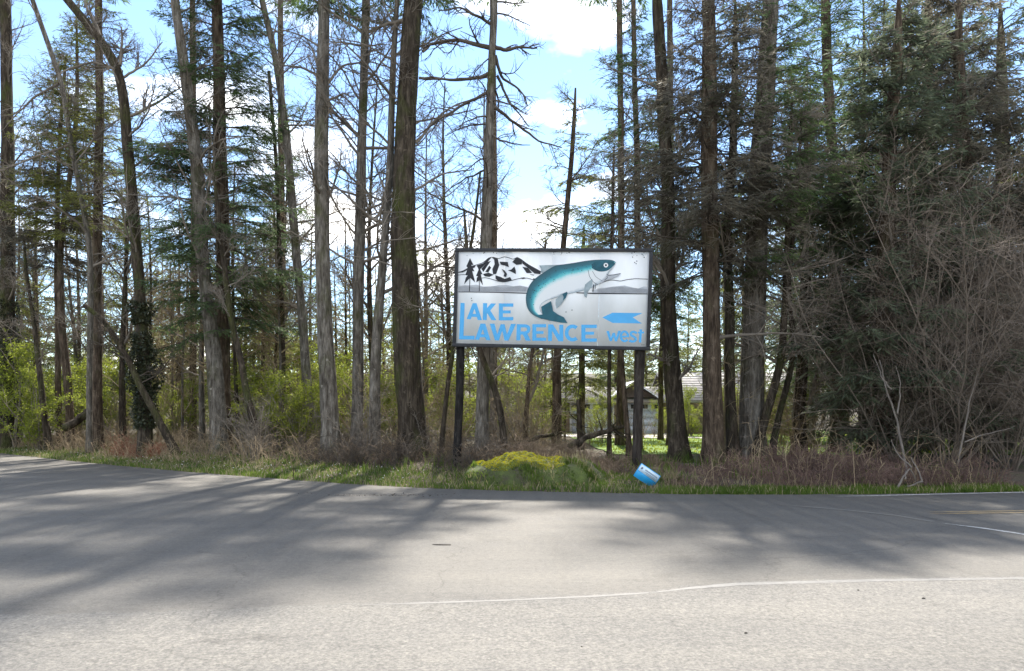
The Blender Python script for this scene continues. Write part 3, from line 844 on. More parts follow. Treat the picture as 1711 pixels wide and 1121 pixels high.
def trunk_path(spec_pts, Y, H, lean_y=0.0):
    p = np.array([at(px, py, Y) for px, py in spec_pts])
    x0, y0 = p[0, 0], Y
    zg = float(ground(x0, y0))
    # prolong to the ground and to the tree's full height
    z = np.r_[zg - 0.25, p[:, 2]]
    sl = (p[1, 0] - p[0, 0]) / (p[1, 2] - p[0, 2])
    x = np.r_[x0 - sl * (p[0, 2] - zg) * 0.6, p[:, 0]]
    if H > z[-1] + 0.3:
        s2 = (p[-1, 0] - p[-2, 0]) / (p[-1, 2] - p[-2, 2])
        x = np.r_[x, x[-1] + s2 * (H - z[-1]) * 0.6]; z = np.r_[z, H]
    keep = np.r_[True, np.diff(z) > 0.02]
    x, z = x[keep], z[keep]
    zz_ = np.linspace(z[0], z[-1], 44)
    xx = np.interp(zz_, z, x)
    for _ in range(4):
        xx[1:-1] = (xx[:-2] + 2 * xx[1:-1] + xx[2:]) / 4
    yy = Y + lean_y * (zz_ - z[0]) + np.interp(zz_, np.linspace(z[0], z[-1], 7), rng.normal(size=7) * 0.08)
    return np.stack([xx, yy, zz_], 1), zg

def trunk_mesh(path, rad, sides=12, rough=0.06):
    t = Tubes(sides); t.add(path, rad)
    V, Fc = t.arrays()
    n = len(path)
    V = V.reshape(n, sides, 3)
    c = path[:, None]
    a = np.arange(sides) * 2 * np.pi / sides
    ph = rng.uniform(0, 6, 4)
    m = 1 + rough * (np.sin(2 * a[None] + ph[0] + path[:, 2:3] * 0.7) + 0.7 * np.sin(3 * a[None] + ph[1] - path[:, 2:3] * 1.3) + 0.6 * np.sin(5 * a[None] + ph[2] + path[:, 2:3] * 3.1))
    fl = np.exp(-np.maximum(path[:, 2:3] - path[0, 2] - 0.2, 0) / 0.35)
    m = m + 0.22 * fl * np.maximum(0, np.sin(4 * a[None] + ph[3]))
    V = c + (V - c) * m[:, :, None]
    return V.reshape(-1, 3), Fc

def local(V, o):
    return V - np.asarray(o)[None]

def frame_limb(poly, Y, wid, dy=0.0, n=14):
    p = np.array([at(px, py, Y) for px, py in poly])
    s = np.r_[0, np.cumsum(np.linalg.norm(np.diff(p, axis=0), axis=1))]
    u = np.linspace(0, s[-1], n)
    q = np.stack([np.interp(u, s, p[:, j]) for j in range(3)], 1)
    q[1:-1] = (q[:-2] + 2 * q[1:-1] + q[2:]) / 4
    q[:, 1] += np.linspace(0, dy, n)
    q += wobble(n, 0.012)
    r = np.linspace(wid / 2, wid / 6, n) * Y / F
    return q, r

def bare_branches(path, rad, zg, c0, H, nl, L, elev=(10, 50), up=0.25, t2=7, t3=5, rmin=0.006, extra=(), tubes=None, sizef=1.0):
    tb = tubes or Tubes(4)
    zmax = path[-1, 2]
    P1, R1 = [], []
    z = c0 + (zmax - 0.3 - c0) * np.sort(rng.uniform(0, 1, nl) ** 0.9)
    for zi in z:
        f = (zi - path[0, 2]) / (zmax - path[0, 2])
        i = min(int(f * (len(path) - 1)), len(path) - 2)
        w = f * (len(path) - 1) - i
        b = path[i] * (1 - w) + path[i + 1] * w
        r = rad[i]
        az = rng.uniform(0, 2 * np.pi); el = math.radians(rng.uniform(*elev))
        d = np.array([math.cos(az) * math.cos(el), math.sin(az) * math.cos(el), math.sin(el)])
        hfac = (zi - c0) / max(zmax - c0, 0.1)
        ll = L * (1.15 - 0.75 * hfac) * rng.uniform(0.55, 1.25)
        P1.append(limb_poly(b, d, ll, 8, up, 0.13)); r0 = min(r * 0.45, 0.012 + 0.012 * ll) * rng.uniform(0.8, 1.2)
        R1.append(np.linspace(r0, max(r0 * 0.3, rmin), 8))
    if P1:
        P1 = np.stack(P1); R1 = np.stack(R1)
        tb.addmany(P1, R1, 5)
    for q, r in extra:
        tb.add(q, r, 6)
        qq = np.linspace(0, len(q) - 1, 8).astype(int)
        P1 = np.concatenate([P1, q[qq][None]]) if len(P1) else q[qq][None]
        R1 = np.concatenate([R1, r[qq][None]]) if len(R1) else r[qq][None]
    if len(P1):
        P2, R2 = side_shoots(P1, R1, t2, 0.42, 5, up, 0.18, 0.2, rmin, 0.9)
        tb.addmany(P2, R2, 3)
        P3, R3 = side_shoots(P2, R2, t3, 0.55, 3, up * 0.6, 0.18, 0.2, rmin * 0.8, 0.9, 0.25)
        tb.addmany(P3, R3, 3)
    return tb

def fir_parts(path, rad, zb0, zt, Lmax, dens=1.0, droop=0.35, spray=0.16, shape=0.75, gap=0.0, whorl=0.34, minw=0.03, bare_below=None, az_pref=None):
    """branch tubes + foliage kites for a conifer"""
    tb = Tubes(4)
    P1, R1, Ls = [], [], []
    z = zb0
    while z < zt - 0.15:
        f = (z - path[0, 2]) / (path[-1, 2] - path[0, 2])
        i = min(int(f * (len(path) - 1)), len(path) - 2)
        b = path[i] + (path[i + 1] - path[i]) * (f * (len(path) - 1) - i)
        hf = (z - zb0) / (zt - zb0)
        prof = (1 - hf) ** shape * min(1.0, 0.55 + hf * 3)
        for q in range(rng.integers(3, 6)):
            if rng.random() < gap: continue
            az = rng.uniform(0, 2 * np.pi)
            L = Lmax * prof * rng.uniform(0.5, 1.15) + 0.25
            el = rng.uniform(-0.15, 0.25) + 0.5 * hf
            d = np.array([math.cos(az) * math.cos(el), math.sin(az) * math.cos(el), math.sin(el)])
            pts = np.empty((8, 3)); pts[0] = b + np.array([0, 0, rng.uniform(-0.12, 0.12)])
            dd = d.copy()
            for s in range(1, 8):
                dd = dd + np.array([0, 0, -droop / 8 if s < 5 else droop / 9]) + rng.normal(size=3) * 0.06
                dd /= np.linalg.norm(dd)
                pts[s] = pts[s - 1] + dd * L / 7
            P1.append(pts); r0 = min(0.45 * rad[i], 0.008 + 0.009 * L)
            R1.append(np.linspace(r0, 0.005, 8)); Ls.append(L)
        z += whorl * rng.uniform(0.7, 1.3)
    P1 = np.stack(P1); R1 = np.stack(R1); Ls = np.array(Ls)
    tb.addmany(P1, R1, 4)
    # branchlets
    per = np.maximum(4, (Ls * 13 * dens).astype(int))
    par = np.repeat(np.arange(len(P1)), per)
    t = rng.uniform(0.18, 1.0, len(par))
    f = t * 7; i = np.minimum(f.astype(int), 6); w = (f - i)[:, None]
    B = P1[par, i] * (1 - w) + P1[par, i + 1] * w
    T = unit(P1[par, i + 1] - P1[par, i])
    S = np.cross(T, np.array([0, 0, 1.0])); S = unit(S) * rng.choice([-1, 1], len(par))[:, None]
    D = unit(T * rng.uniform(0.4, 0.9, (len(par), 1)) + S * rng.uniform(0.4, 1.0, (len(par), 1)) + np.array([0, 0, -1]) * rng.uniform(0.05, 0.45, (len(par), 1)) + rng.normal(size=S.shape) * 0.12)
    LL = np.minimum(Ls[par] * 0.34 * (1.2 - 0.85 * t), 1.1) * rng.uniform(0.5, 1.2, len(par)) + 0.10
    C = np.stack([B, B + D * LL[:, None] * 0.5, B + D * LL[:, None] + np.array([0, 0, -0.14]) * LL[:, None]], 1)
    tb.addmany(C[:, [0, 2]], np.tile(np.array([0.006, 0.003]), (len(C), 1)), 3)
    # needle sprays
    ns = np.maximum(3, (LL / (0.05 * max(1.0, (spray / 0.17) ** 1.3))).astype(int))
    pp = np.repeat(np.arange(len(C)), ns)
    u = rng.uniform(0.05, 1.0, len(pp))[:, None]
    Bp = np.where(u < 0.5, C[pp, 0] * (1 - 2 * u) + C[pp, 1] * 2 * u, C[pp, 1] * (2 - 2 * u) + C[pp, 2] * (2 * u - 1))
    Dp = D[pp]
    Sp = unit(np.cross(Dp, np.array([0, 0, 1.0])) + 1e-6) * rng.choice([-1, 1], len(pp))[:, None]
    Nd = unit(Dp * 0.75 + Sp * rng.uniform(0.15, 0.9, u.shape) + rng.normal(size=Dp.shape) * 0.22 + np.array([0, 0, -0.18]))
    Wd = unit(np.cross(Nd, rnd_dir(len(pp)) * 0.8 + np.array([0, 0, 1.0])))
    Lk = spray * rng.uniform(0.6, 1.4, len(pp))
    V, Fk = kites(Bp, Nd, Wd, Lk, np.maximum(Lk * 0.085, minw * 0.35) * rng.uniform(0.7, 1.2, len(pp)))
    return tb, V, Fk

def make_tree(name, label, cat, pts, Y, w0, w1, H, bark, *, group=None, twig='twig', c0=None, nl=0, L=2.5, elev=(10, 50), up=0.25, t2=9, t3=6,
              fir=None, needle='needle_dark', limbs=(), rmin=0.0065, ivy=None, lean_y=0.0, fork=None):
    path, zg = trunk_path(pts, Y, H, lean_y)
    zf = EYE + HOR * Y / F
    zr_ = path[:, 2]
    ztop_px = min(path[-1, 2], at(*pts[-1], Y)[2])
    rad = np.interp(zr_, [zg, ztop_px, max(ztop_px + 0.1, path[-1, 2])], [w0 / 2 * Y / F, w1 / 2 * Y / F, 0.03 if H > ztop_px + 0.5 else w1 / 2 * Y / F * 0.8])
    rad = rad * (1 + 0.45 * np.exp(-np.maximum(zr_ - zg, 0) / 0.3))
    o = np.array([path[0, 0], path[0, 1], zg])
    root = empty(name, o)
    tag(root, label, cat, group)
    V, Fc = trunk_mesh(path, rad)
    obj_np('trunk', local(V, o), Fc, M[bark], root, True)
    ex_l = [frame_limb(p, Y, w, d) for p, w, d in limbs]
    if nl or ex_l:
        if nl:
            tb = bare_branches(path, rad, zg, c0 if c0 is not None else 3, H, nl, L, elev, up, t2, t3, rmin)
            V, Fc = tb.arrays()
            tag(obj_np('branches', local(V, o), Fc, M[twig], root, False), kind='stuff')
        for e in ex_l:
            tb = bare_branches(path, rad, zg, 3, H, 0, L, elev, up, t2 + 2, t3 + 1, rmin, [e])
            V, Fc = tb.arrays()
            obj_np('limb', local(V, o), Fc, M[twig], root, False)
    if fir:
        tb, V, Fk = fir_parts(path, rad, **fir)
        V2, F2 = tb.arrays()
        tag(obj_np('boughs', local(V2, o), F2, M['twig_dark'], root, False), kind='stuff')
        obj_np('crown', local(V, o), Fk, M[needle], root, False)
    if ivy:
        for (z0, z1, rr, n) in ivy:
            z = rng.uniform(z0, z1, n)
            i = np.clip(np.searchsorted(path[:, 2], z), 0, len(path) - 1)
            a = rng.uniform(0, 2 * np.pi, n)
            bulge = 0.35 + 0.65 * np.sin(np.clip((z - z0) / (z1 - z0), 0, 1) * np.pi) ** 0.5
            lob = 0.55 + 0.45 * np.sin(a * 2 + z * 2.3 + np.sin(z * 5) * 1.2) + 0.25 * np.sin(a * 5 - z * 4.1)
            r = rad[i] + rr * bulge * np.clip(lob, 0.1, 1.2) * rng.uniform(0.1, 1, n) ** 0.7
            B = path[i] + np.stack([np.cos(a) * r, np.sin(a) * r, np.zeros(n)], 1)
            B[:, 2] = z
            V, Fk = kites(B, unit(rnd_dir(n) + np.array([0, 0, -0.5])), rnd_dir(n), rng.uniform(0.07, 0.15, n), rng.uniform(0.03, 0.055, n))
            obj_np('ivy', local(V, o), Fk, M['leaf_ivy'], root)
    return root

T_ = make_tree
# --- trees along the verge, west to east
T_('bare_tree', 'thick mossy trunk with dark ivy standing above the red bramble patch', 'tree', [(12, 690), (14, 420), (10, 0)], 32, 27, 16, 20, 'bark_dark', c0=4, nl=30, L=3.4, twig='twig', ivy=[(1.0, 6.5, 0.25, 2600)])
T_('bare_tree', 'thin dark sapling leaning left over the red bramble patch', 'tree', [(80, 715), (58, 560), (42, 430)], 29.5, 11, 5, 8.5, 'bark_dark', c0=2.5, nl=14, L=1.6)
T_('fir_tree', 'slim fir with a feathery brownish top and clear lower trunk', 'tree', [(100, 700), (95, 420), (97, 200), (106, 130)], 31, 11, 5, 16.6, 'bark_fir', c0=4, nl=12, L=1.4, fir=dict(zb0=7.6, zt=16.6, Lmax=2.6, dens=1.4), needle='needle_brown')
T_('fir_tree', 'slender fir with olive top right next to the brownish fir', 'tree', [(118, 705), (105, 560), (101, 420), (125, 180), (128, 95)], 30, 14, 5, 18, 'bark_fir', c0=4, nl=12, L=1.4, fir=dict(zb0=8.6, zt=18, Lmax=2.8, dens=1.4), needle='needle_olive')
T_('fir_tree', 'straight slim fir rising between thin leaning alder and ivy-wrapped forked tree', 'tree', [(160, 720), (161, 500), (164, 250), (166, 0)], 28.5, 17, 11, 19.5, 'bark_fir', c0=4, nl=16, L=1.6, fir=dict(zb0=8.0, zt=19.5, Lmax=2.4, dens=0.9, gap=0.25), needle='needle_olive')
T_('bare_tree', 'thin pale-barked alder slanting left across the slim firs', 'tree', [(150, 715), (150, 560), (150, 420), (125, 260), (98, 140), (58, 0)], 27.5, 10, 7, 16, 'bark_grey', c0=6, nl=26, L=2.6, limbs=[([(98, 140), (50, 160), (0, 200)], 5, 0.4), ([(120, 240), (60, 270), (0, 300)], 5, -0.5)])
T_('bare_tree', 'ivy-wrapped tree with a forked top and a broken dead stub', 'tree', [(244, 752), (241, 650), (232, 480), (222, 330), (208, 170), (196, 100), (150, 45), (105, -10)], 25, 22, 13, 15.5, 'bark_dark', c0=6, nl=18, L=2.8,
   limbs=[([(199, 110), (201, 75), (200, 44)], 7, 0.1), ([(204, 130), (235, 105), (262, 60)], 5, 0.4), ([(205, 120), (160, 110), (120, 135)], 6, -0.6), ([(215, 195), (260, 165), (300, 130)], 6, 0.5), ([(165, 60), (148, 20), (135, -10)], 8, 0.2)],
   ivy=[(1.1, 4.3, 0.42, 4200), (4.6, 5.4, 0.28, 900)])
T_('bare_tree', 'dark broken trunk slanting left against the ivy-wrapped tree', 'tree', [(292, 755), (262, 700), (225, 625), (180, 540), (140, 510)], 24.3, 14, 7, 5.0, 'bark_dark', c0=2.5, nl=8, L=1.3, twig='twig_dark')
T_('bare_tree', 'tall mossy alder leaning left with its trunk crossing the dark fir', 'tree', [(368, 735), (352, 560), (335, 400), (325, 240), (308, 110), (292, 0)], 25, 27, 15, 18.5, 'bark_grey', c0=4.5, nl=38, L=3.0, elev=(0, 50))
T_('fir_tree', 'dark green fir with drooping boughs behind the left-leaning mossy alder', 'tree', [(374, 730), (372, 500), (366, 250), (362, 0)], 26, 26, 18, 21.5, 'bark_fir', c0=3, nl=14, L=1.8, fir=dict(zb0=4.6, zt=21.5, Lmax=3.6, dens=1.45, droop=0.45, gap=0.0), needle='needle_dark')
T_('bare_tree', 'short dark trunk leaning left between mossy alder and bright green bush', 'tree', [(432, 728), (408, 640), (388, 540), (372, 440)], 23.5, 13, 9, 9.5, 'bark_dark', c0=4, nl=14, L=1.6)
T_('bare_tree', 'very thin straight dark trunk standing in the bright green bush', 'tree', [(476, 690), (470, 500), (462, 260), (450, 120)], 27, 10, 5, 14, 'bark_dark', c0=4, nl=22, L=1.8)
T_('bare_tree', 'slim trunk bowing left behind the tall grey post-straight alder', 'tree', [(516, 690), (508, 560), (492, 380), (478, 220), (458, 80), (436, 0)], 26, 17, 10, 18, 'bark_grey', c0=5, nl=44, L=2.8)
T_('fir_tree', 'tall straight grey trunk with a few upturned dead limbs', 'tree', [(554, 745), (545, 600), (537, 400), (537, 200), (541, 0)], 22, 30, 19, 20.0, 'bark_grey', c0=6, nl=12, L=2.2, elev=(15, 55),
   limbs=[([(547, 140), (570, 104), (610, 93), (660, 103)], 5, 0.5), ([(538, 130), (520, 75), (498, 55)], 5, 0.3), ([(534, 128), (505, 115), (474, 118)], 5, -0.4), ([(545, 170), (570, 150), (590, 155)], 5, 0.3)],
   fir=dict(zb0=14.0, zt=20.0, Lmax=3.0, dens=0.9, spray=0.22, gap=0.4))
T_('bare_tree', 'straight grey trunk left of the slender twin alder', 'tree', [(597, 742), (596, 560), (603, 300), (606, 130), (612, 0)], 22.5, 21, 13, 17.5, 'bark_grey', c0=5.5, nl=42, L=3.0, limbs=[([(612, 55), (635, 40), (660, 34), (680, 34)], 5, 0.2)])
T_('bare_tree', 'slender trunk curving right close against the massive trunk', 'tree', [(626, 742), (628, 600), (640, 430), (652, 280), (655, 120), (664, 0)], 21.8, 19, 8, 16.5, 'bark_grey', c0=5, nl=46, L=2.8, limbs=[([(630, 370), (640, 330), (658, 300)], 5, 0.3)])
T_('fir_tree', 'massive thick trunk with dark furrowed bark beside the billboard', 'tree', [(690, 735), (682, 620), (673, 420), (676, 220), (690, 0)], 21.5, 50, 30, 20.5, 'bark_dark', c0=3.5, nl=22, L=1.5, elev=(-20, 40), t2=5, t3=4,
   limbs=[([(674, 34), (650, 36), (628, 46), (612, 62)], 7, 0.1), ([(705, 85), (716, 70), (740, 66), (775, 72)], 6, 0.2), ([(700, 130), (730, 126), (770, 130), (815, 124)], 5, 0.2), ([(690, 320), (740, 285), (790, 272)], 5, 0.5), ([(696, 240), (730, 190), (770, 160), (815, 145)], 5, 0.6)],
   fir=dict(zb0=14.0, zt=20.5, Lmax=3.4, dens=0.9, spray=0.22, gap=0.4))
T_('bare_tree', 'thin dark sapling leaning right just behind the darker billboard post', 'tree', [(738, 742), (746, 660), (756, 590), (770, 500), (792, 380)], 21, 9, 5, 8.5, 'bark_dark', c0=3, nl=12, L=1.6)
T_('dead_tree', 'straight dead trunk with curling bare limbs rising behind the billboard', 'tree', [(806, 750), (808, 590), (812, 400), (818, 200), (826, 0)], 21, 25, 11, 14.8, 'bark_grey', c0=5.5, nl=18, L=2.0, elev=(-35, 25), up=-0.15, twig='twig_dark', t2=6, t3=4,
   limbs=[([(822, 80), (795, 72), (760, 62), (728, 66), (706, 78)], 9, 0.1), ([(820, 122), (790, 128), (755, 126), (706, 125)], 7, 0.3), ([(826, 80), (845, 84), (870, 76), (898, 74)], 8, 0.2), ([(822, 40), (800, 30), (770, 20), (735, 30)], 6, -0.4),
          ([(828, 92), (840, 125), (872, 140), (882, 165)], 6, 0.5), ([(830, 125), (850, 165), (872, 185), (885, 198)], 5, 0.6), ([(828, 180), (862, 205), (900, 232), (940, 240)], 6, 0.3), ([(815, 220), (850, 245), (885, 255)], 4, -0.6), ([(815, 155), (780, 175), (740, 205), (700, 240)], 6, -0.5)])
T_('bare_tree', 'crooked mossy trunk forking left under the billboard lettering', 'tree', [(842, 752), (840, 705), (828, 650), (808, 605), (796, 570), (785, 480)], 20.5, 13, 8, 7.2, 'bark_dark', c0=2.2, nl=12, L=1.4)
T_('bare_tree', 'reddish forked sapling under the painted trout', 'tree', [(878, 735), (880, 680), (884, 620), (898, 540)], 23, 9, 5, 7.0, 'bark_fir', c0=2, nl=14, L=1.6, limbs=[([(880, 680), (896, 640), (908, 590), (915, 540)], 6, 0.3)])
T_('fir_tree', 'young fir with slim dark trunk directly behind the painted trout', 'tree', [(930, 740), (930, 640), (935, 480), (952, 300), (960, 190)], 24.5, 16, 6, 12.4, 'bark_fir', c0=4.5, nl=18, L=1.6, fir=dict(zb0=5.2, zt=12.4, Lmax=1.9, dens=0.8, gap=0.3), needle='needle_olive')
T_('bare_tree', 'pencil-thin dark sapling between the garage doors and lawn edge', 'tree', [(1018, 750), (1018, 640), (1020, 500), (1024, 330)], 22, 7.5, 5, 9.5, 'bark_dark', c0=4.5, nl=16, L=1.6)
T_('bare_tree', 'thin brown trunk leaning left onto the brown billboard post', 'tree', [(1052, 752), (1046, 690), (1040, 600), (1036, 450), (1040, 280)], 21.5, 10, 6, 10.5, 'bark_fir', c0=4.8, nl=16, L=1.6)
T_('fir_tree', 'ragged fir with loose dark boughs rising past the billboard corner', 'tree', [(1066, 745), (1066, 500), (1064, 250), (1058, 0)], 27, 13, 8, 16.5, 'bark_fir', c0=5, nl=14, L=2.0, fir=dict(zb0=5.6, zt=16.5, Lmax=3.4, dens=1.4, gap=0.03, droop=0.5), needle='needle_dark')
T_('bare_tree', 'mossy alder with low side branches in front of the tan house wall', 'tree', [(1134, 748), (1126, 640), (1116, 480), (1116, 300), (1106, 120), (1098, 0)], 20.5, 30, 17, 14.5, 'bark_dark', c0=4.5, nl=26, L=2.4, limbs=[([(1122, 612), (1104, 600), (1080, 592)], 7, -0.2), ([(1134, 635), (1152, 612), (1164, 585)], 6, -0.2), ([(1118, 470), (1096, 440), (1082, 400)], 6, 0.3), ([(1122, 460), (1140, 440), (1150, 380)], 7, 0.3)])
T_('fir_tree', 'thick fir trunk with swollen root flare east of the mossy alder', 'tree', [(1194, 785), (1190, 640), (1188, 420), (1186, 200), (1184, 0)], 19.6, 34, 22, 14.6, 'bark_fir', c0=3.5, nl=20, L=2.0, elev=(-30, 25), up=0.1, fir=dict(zb0=5.4, zt=14.6, Lmax=3.4, dens=1.35, gap=0.05, droop=0.5), needle='needle_brown')
T_('bare_tree', 'dark slim trunk squeezed between the two thick eastern trunks', 'tree', [(1226, 765), (1220, 600), (1216, 420), (1222, 250), (1228, 90)], 20.2, 20, 10, 13.0, 'bark_dark', c0=4, nl=26, L=2.3)
T_('fir_tree', 'thickest pale fir trunk leaning right above the dark slim trunk', 'tree', [(1256, 760), (1256, 600), (1262, 420), (1272, 240), (1290, 0)], 20.6, 42, 27, 14.8, 'bark_grey', c0=3.5, nl=24, L=2.4, elev=(-25, 25), up=0.1, limbs=[([(1252, 470), (1215, 420), (1170, 385), (1140, 345)], 8, -0.5)],
   fir=dict(zb0=5.8, zt=14.8, Lmax=3.3, dens=1.3, gap=0.1, droop=0.5), needle='needle_dark')
T_('bare_tree', 'thin dark trunk slanting right in front of the porch columns', 'tree', [(1268, 745), (1285, 680), (1304, 600), (1312, 480), (1318, 330)], 20, 15, 8, 10, 'bark_dark', c0=2.5, nl=22, L=2.0)
T_('bare_tree', 'second thin trunk slanting right beside the porch columns', 'tree', [(1290, 748), (1312, 660), (1326, 580), (1320, 480), (1335, 300)], 20.4, 11, 6, 10, 'bark_dark', c0=2.5, nl=22, L=2.0)
T_('bare_tree', 'stocky mossy trunk splitting low next to the dense dark cedar', 'tree', [(1336, 705), (1340, 620), (1342, 500), (1346, 300)], 22.5, 24, 12, 11, 'bark_dark', c0=2.5, nl=24, L=2.2, limbs=[([(1346, 690), (1362, 650), (1372, 600)], 9, 0.3)])
T_('cedar_tree', 'dense dark cedar with boughs sweeping down to the reddish brush', 'tree', [(1470, 770), (1475, 500), (1490, 200), (1500, 60)], 20.6, 40, 14, 13.4, 'bark_fir', fir=dict(zb0=0.9, zt=13.4, Lmax=3.4, dens=1.5, droop=0.75, shape=0.5, spray=0.24, whorl=0.3), needle='needle_cedar', c0=2, nl=18, L=2.6)
T_('cedar_tree', 'broad dark cedar standing behind the tall twiggy maple', 'tree', [(1620, 770), (1620, 400), (1600, 100)], 22.0, 38, 16, 14.4, 'bark_fir', fir=dict(zb0=1.2, zt=14.4, Lmax=3.6, dens=1.4, droop=0.7, shape=0.5, spray=0.24, whorl=0.3), needle='needle_brown', c0=2, nl=18, L=2.6)
T_('fir_tree', 'dark fir with gappy crown between thick pale trunk and dense cedar', 'tree', [(1398, 755), (1398, 500), (1392, 250), (1380, 0)], 25.0, 24, 14, 16.4, 'bark_fir', fir=dict(zb0=3.2, zt=16.4, Lmax=3.3, dens=1.2, droop=0.5, gap=0.1, shape=0.5), needle='needle_dark', c0=2, nl=14, L=2.6)
T_('fir_tree', 'olive fir at the far end behind the tangled maple thicket', 'tree', [(1745, 760), (1745, 400), (1735, 150)], 24.0, 30, 14, 12.0, 'bark_fir', fir=dict(zb0=1.2, zt=12.0, Lmax=3.0, dens=1.0, droop=0.5), needle='needle_olive', c0=2, nl=8, L=2.6)

T_('cedar_tree', 'dark cedar squeezed between the dense cedar and the broad cedar', 'tree', [(1548, 765), (1550, 400), (1548, 60)], 26.0, 32, 16, 17.2, 'bark_fir', fir=dict(zb0=1.4, zt=17.2, Lmax=3.4, dens=1.05, droop=0.6, shape=0.42, spray=0.23), needle='needle_cedar')
T_('cedar_tree', 'dark cedar rising behind the maples near the olive fir', 'tree', [(1676, 765), (1676, 400), (1672, 100)], 26.5, 32, 16, 16.4, 'bark_fir', fir=dict(zb0=1.4, zt=16.4, Lmax=3.4, dens=1.05, droop=0.6, shape=0.42, spray=0.23), needle='needle_cedar')
T_('fir_tree', 'fir with low drooping boughs hanging over the garage roof', 'tree', [(972, 730), (972, 560), (975, 420)], 37, 11, 8, 11, 'bark_fir', fir=dict(zb0=2.9, zt=11, Lmax=3.0, dens=1.3, droop=0.7), needle='needle_olive')
T_('fir_tree', 'olive fir spreading loose boughs before the pale house roof', 'tree', [(1104, 730), (1106, 560), (1108, 420)], 36, 9, 7, 11, 'bark_fir', fir=dict(zb0=3.2, zt=11, Lmax=2.2, dens=1.2, droop=0.8, gap=0.2), needle='needle_olive')

# --- tall firs whose crowns start high above the road
HIGH = [('dead trunk with curling limbs', 824, 30.5, 28.5), ('mossy alder by the house', 1120, 30, 24.0), ('massive furrowed trunk', 683, 33, 28.0), ('drooping dark fir', 368, 33, 26.0), ('straight slim fir', 166, 35, 27.0), ('tall straight grey trunk', 541, 31, 25.0), ('thin brown trunk at the brown billboard post', 1036, 30, 27.0), ('left-leaning mossy alder', 322, 34, 27.0), ('slim trunk bowing left', 470, 33, 26.5)]
for nm, px, Y, H in HIGH:
    make_tree('fir_tree', 'slim high-crowned fir trunk just behind the ' + nm, 'tree', [(px, 720), (px + 2, 400), (px - 1, 0)], Y, 13, 9, H, 'bark_fir', group='high-crowned firs', c0=6, nl=10, L=1.3, t3=4,
              fir=dict(zb0=min(EYE + HOR * Y / F + 0.8, H - 5), zt=H, Lmax=3.4, dens=0.75, spray=0.28, shape=0.5, whorl=0.5, gap=0.3))

# --- copies
def copy_tree(o, parent=None):
    c = o.copy(); COL.objects.link(c); c.parent = parent
    for ch in list(o.children):
        copy_tree(ch, c)
    return c
def place(o, x, y, rz, s, sz=None):
    o.location = (x, y, float(ground(x, y)) - 0.03)
    o.rotation_euler = (0, 0, rz)
    o.scale = (s, s, sz or s)

def proto_bare(H, r, nl, L, twig, bark, c0, t2=6, t3=4, rmin=0.008):
    root = empty('bare_tree')
    n = 30
    z = np.linspace(-0.25, H, n)
    path = np.stack([0.25 * np.sin(z * 0.25 + rng.uniform(0, 6)) + 0.02 * z * rng.normal(), 0.2 * np.sin(z * 0.3 + rng.uniform(0, 6)), z], 1)
    path[:, :2] -= path[1, :2]
    rad = np.linspace(r, 0.025, n) * (1 + 0.4 * np.exp(-np.maximum(z, 0) / 0.3))
    V, Fc = trunk_mesh(path, rad, 8)
    obj_np('trunk', V, Fc, M[bark], root, True)
    tb = bare_branches(path, rad, 0, c0, H, nl, L, (15, 60), 0.35, t2, t3, rmin)
    V, Fc = tb.arrays()
    tag(obj_np('branches', V, Fc, M[twig], root), kind='stuff')
    return root
def proto_fir(H, r, needle, **kw):
    root = empty('fir_tree')
    z = np.linspace(-0.25, H, 30)
    path = np.stack([0.05 * np.sin(z * 0.4), 0.05 * np.cos(z * 0.5), z], 1)
    rad = np.linspace(r, 0.02, 30)
    V, Fc = trunk_mesh(path, rad, 8)
    obj_np('trunk', V, Fc, M['bark_fir'], root, True)
    tb, V, Fk = fir_parts(path, rad, zt=H, **kw)
    V2, F2 = tb.arrays()
    obj_np('boughs', V2, F2, M['twig_dark'], root)
    obj_np('crown', V, Fk, M[needle], root)
    return root

bares = [proto_bare(14, 0.13, 46, 2.6, 'twig', 'bark_grey', 2.5), proto_bare(11, 0.09, 40, 2.2, 'twig_tan', 'bark_dark', 1.5), proto_bare(16, 0.16, 44, 2.8, 'twig', 'bark_dark', 4), proto_bare(8, 0.07, 40, 2.0, 'twig_tan', 'bark_grey', 0.8)]
firs = [proto_fir(15, 0.16, 'needle_dark', zb0=2.0, Lmax=2.6, dens=0.8, spray=0.22), proto_fir(12, 0.13, 'needle_olive', zb0=1.2, Lmax=2.4, dens=0.8, spray=0.22), proto_fir(7.0, 0.08, 'needle_olive', zb0=0.6, Lmax=1.9, dens=0.8, spray=0.2)]
LB = ['slender bare grey tree in the woods behind %s', 'spindly tan-twigged bare tree in the woods behind %s', 'tall dark-trunked bare tree in the woods behind %s', 'low bushy bare tree with tan twigs behind %s']
MARKS = [(12, 'the thick ivied trunk'), (105, 'the slim fir pair'), (160, 'the straight slim fir'), (240, 'the ivy-wrapped forked tree'), (330, 'the left-leaning mossy alder'), (372, 'the drooping dark fir'), (430, 'the short leaning trunk'), (475, 'the very thin straight trunk'),
         (545, 'the tall straight grey trunk'), (610, 'the twin grey trunks'), (682, 'the massive furrowed trunk'), (765, 'the darker billboard post'), (815, 'the dead trunk with curling limbs'), (880, 'the reddish forked sapling'), (935, 'the painted trout'), (1020, 'the pencil-thin sapling'),
         (1066, 'the brown billboard post'), (1125, 'the mossy alder by the house'), (1190, 'the swollen root flare'), (1258, 'the thickest pale fir trunk'), (1300, 'the two slanting trunks'), (1342, 'the stocky mossy trunk'), (1395, 'the gappy dark fir'), (1480, 'the dense dark cedar'), (1560, 'the tangled maple thicket'), (1630, 'the broad dark cedar'), (1720, 'the olive end fir')]
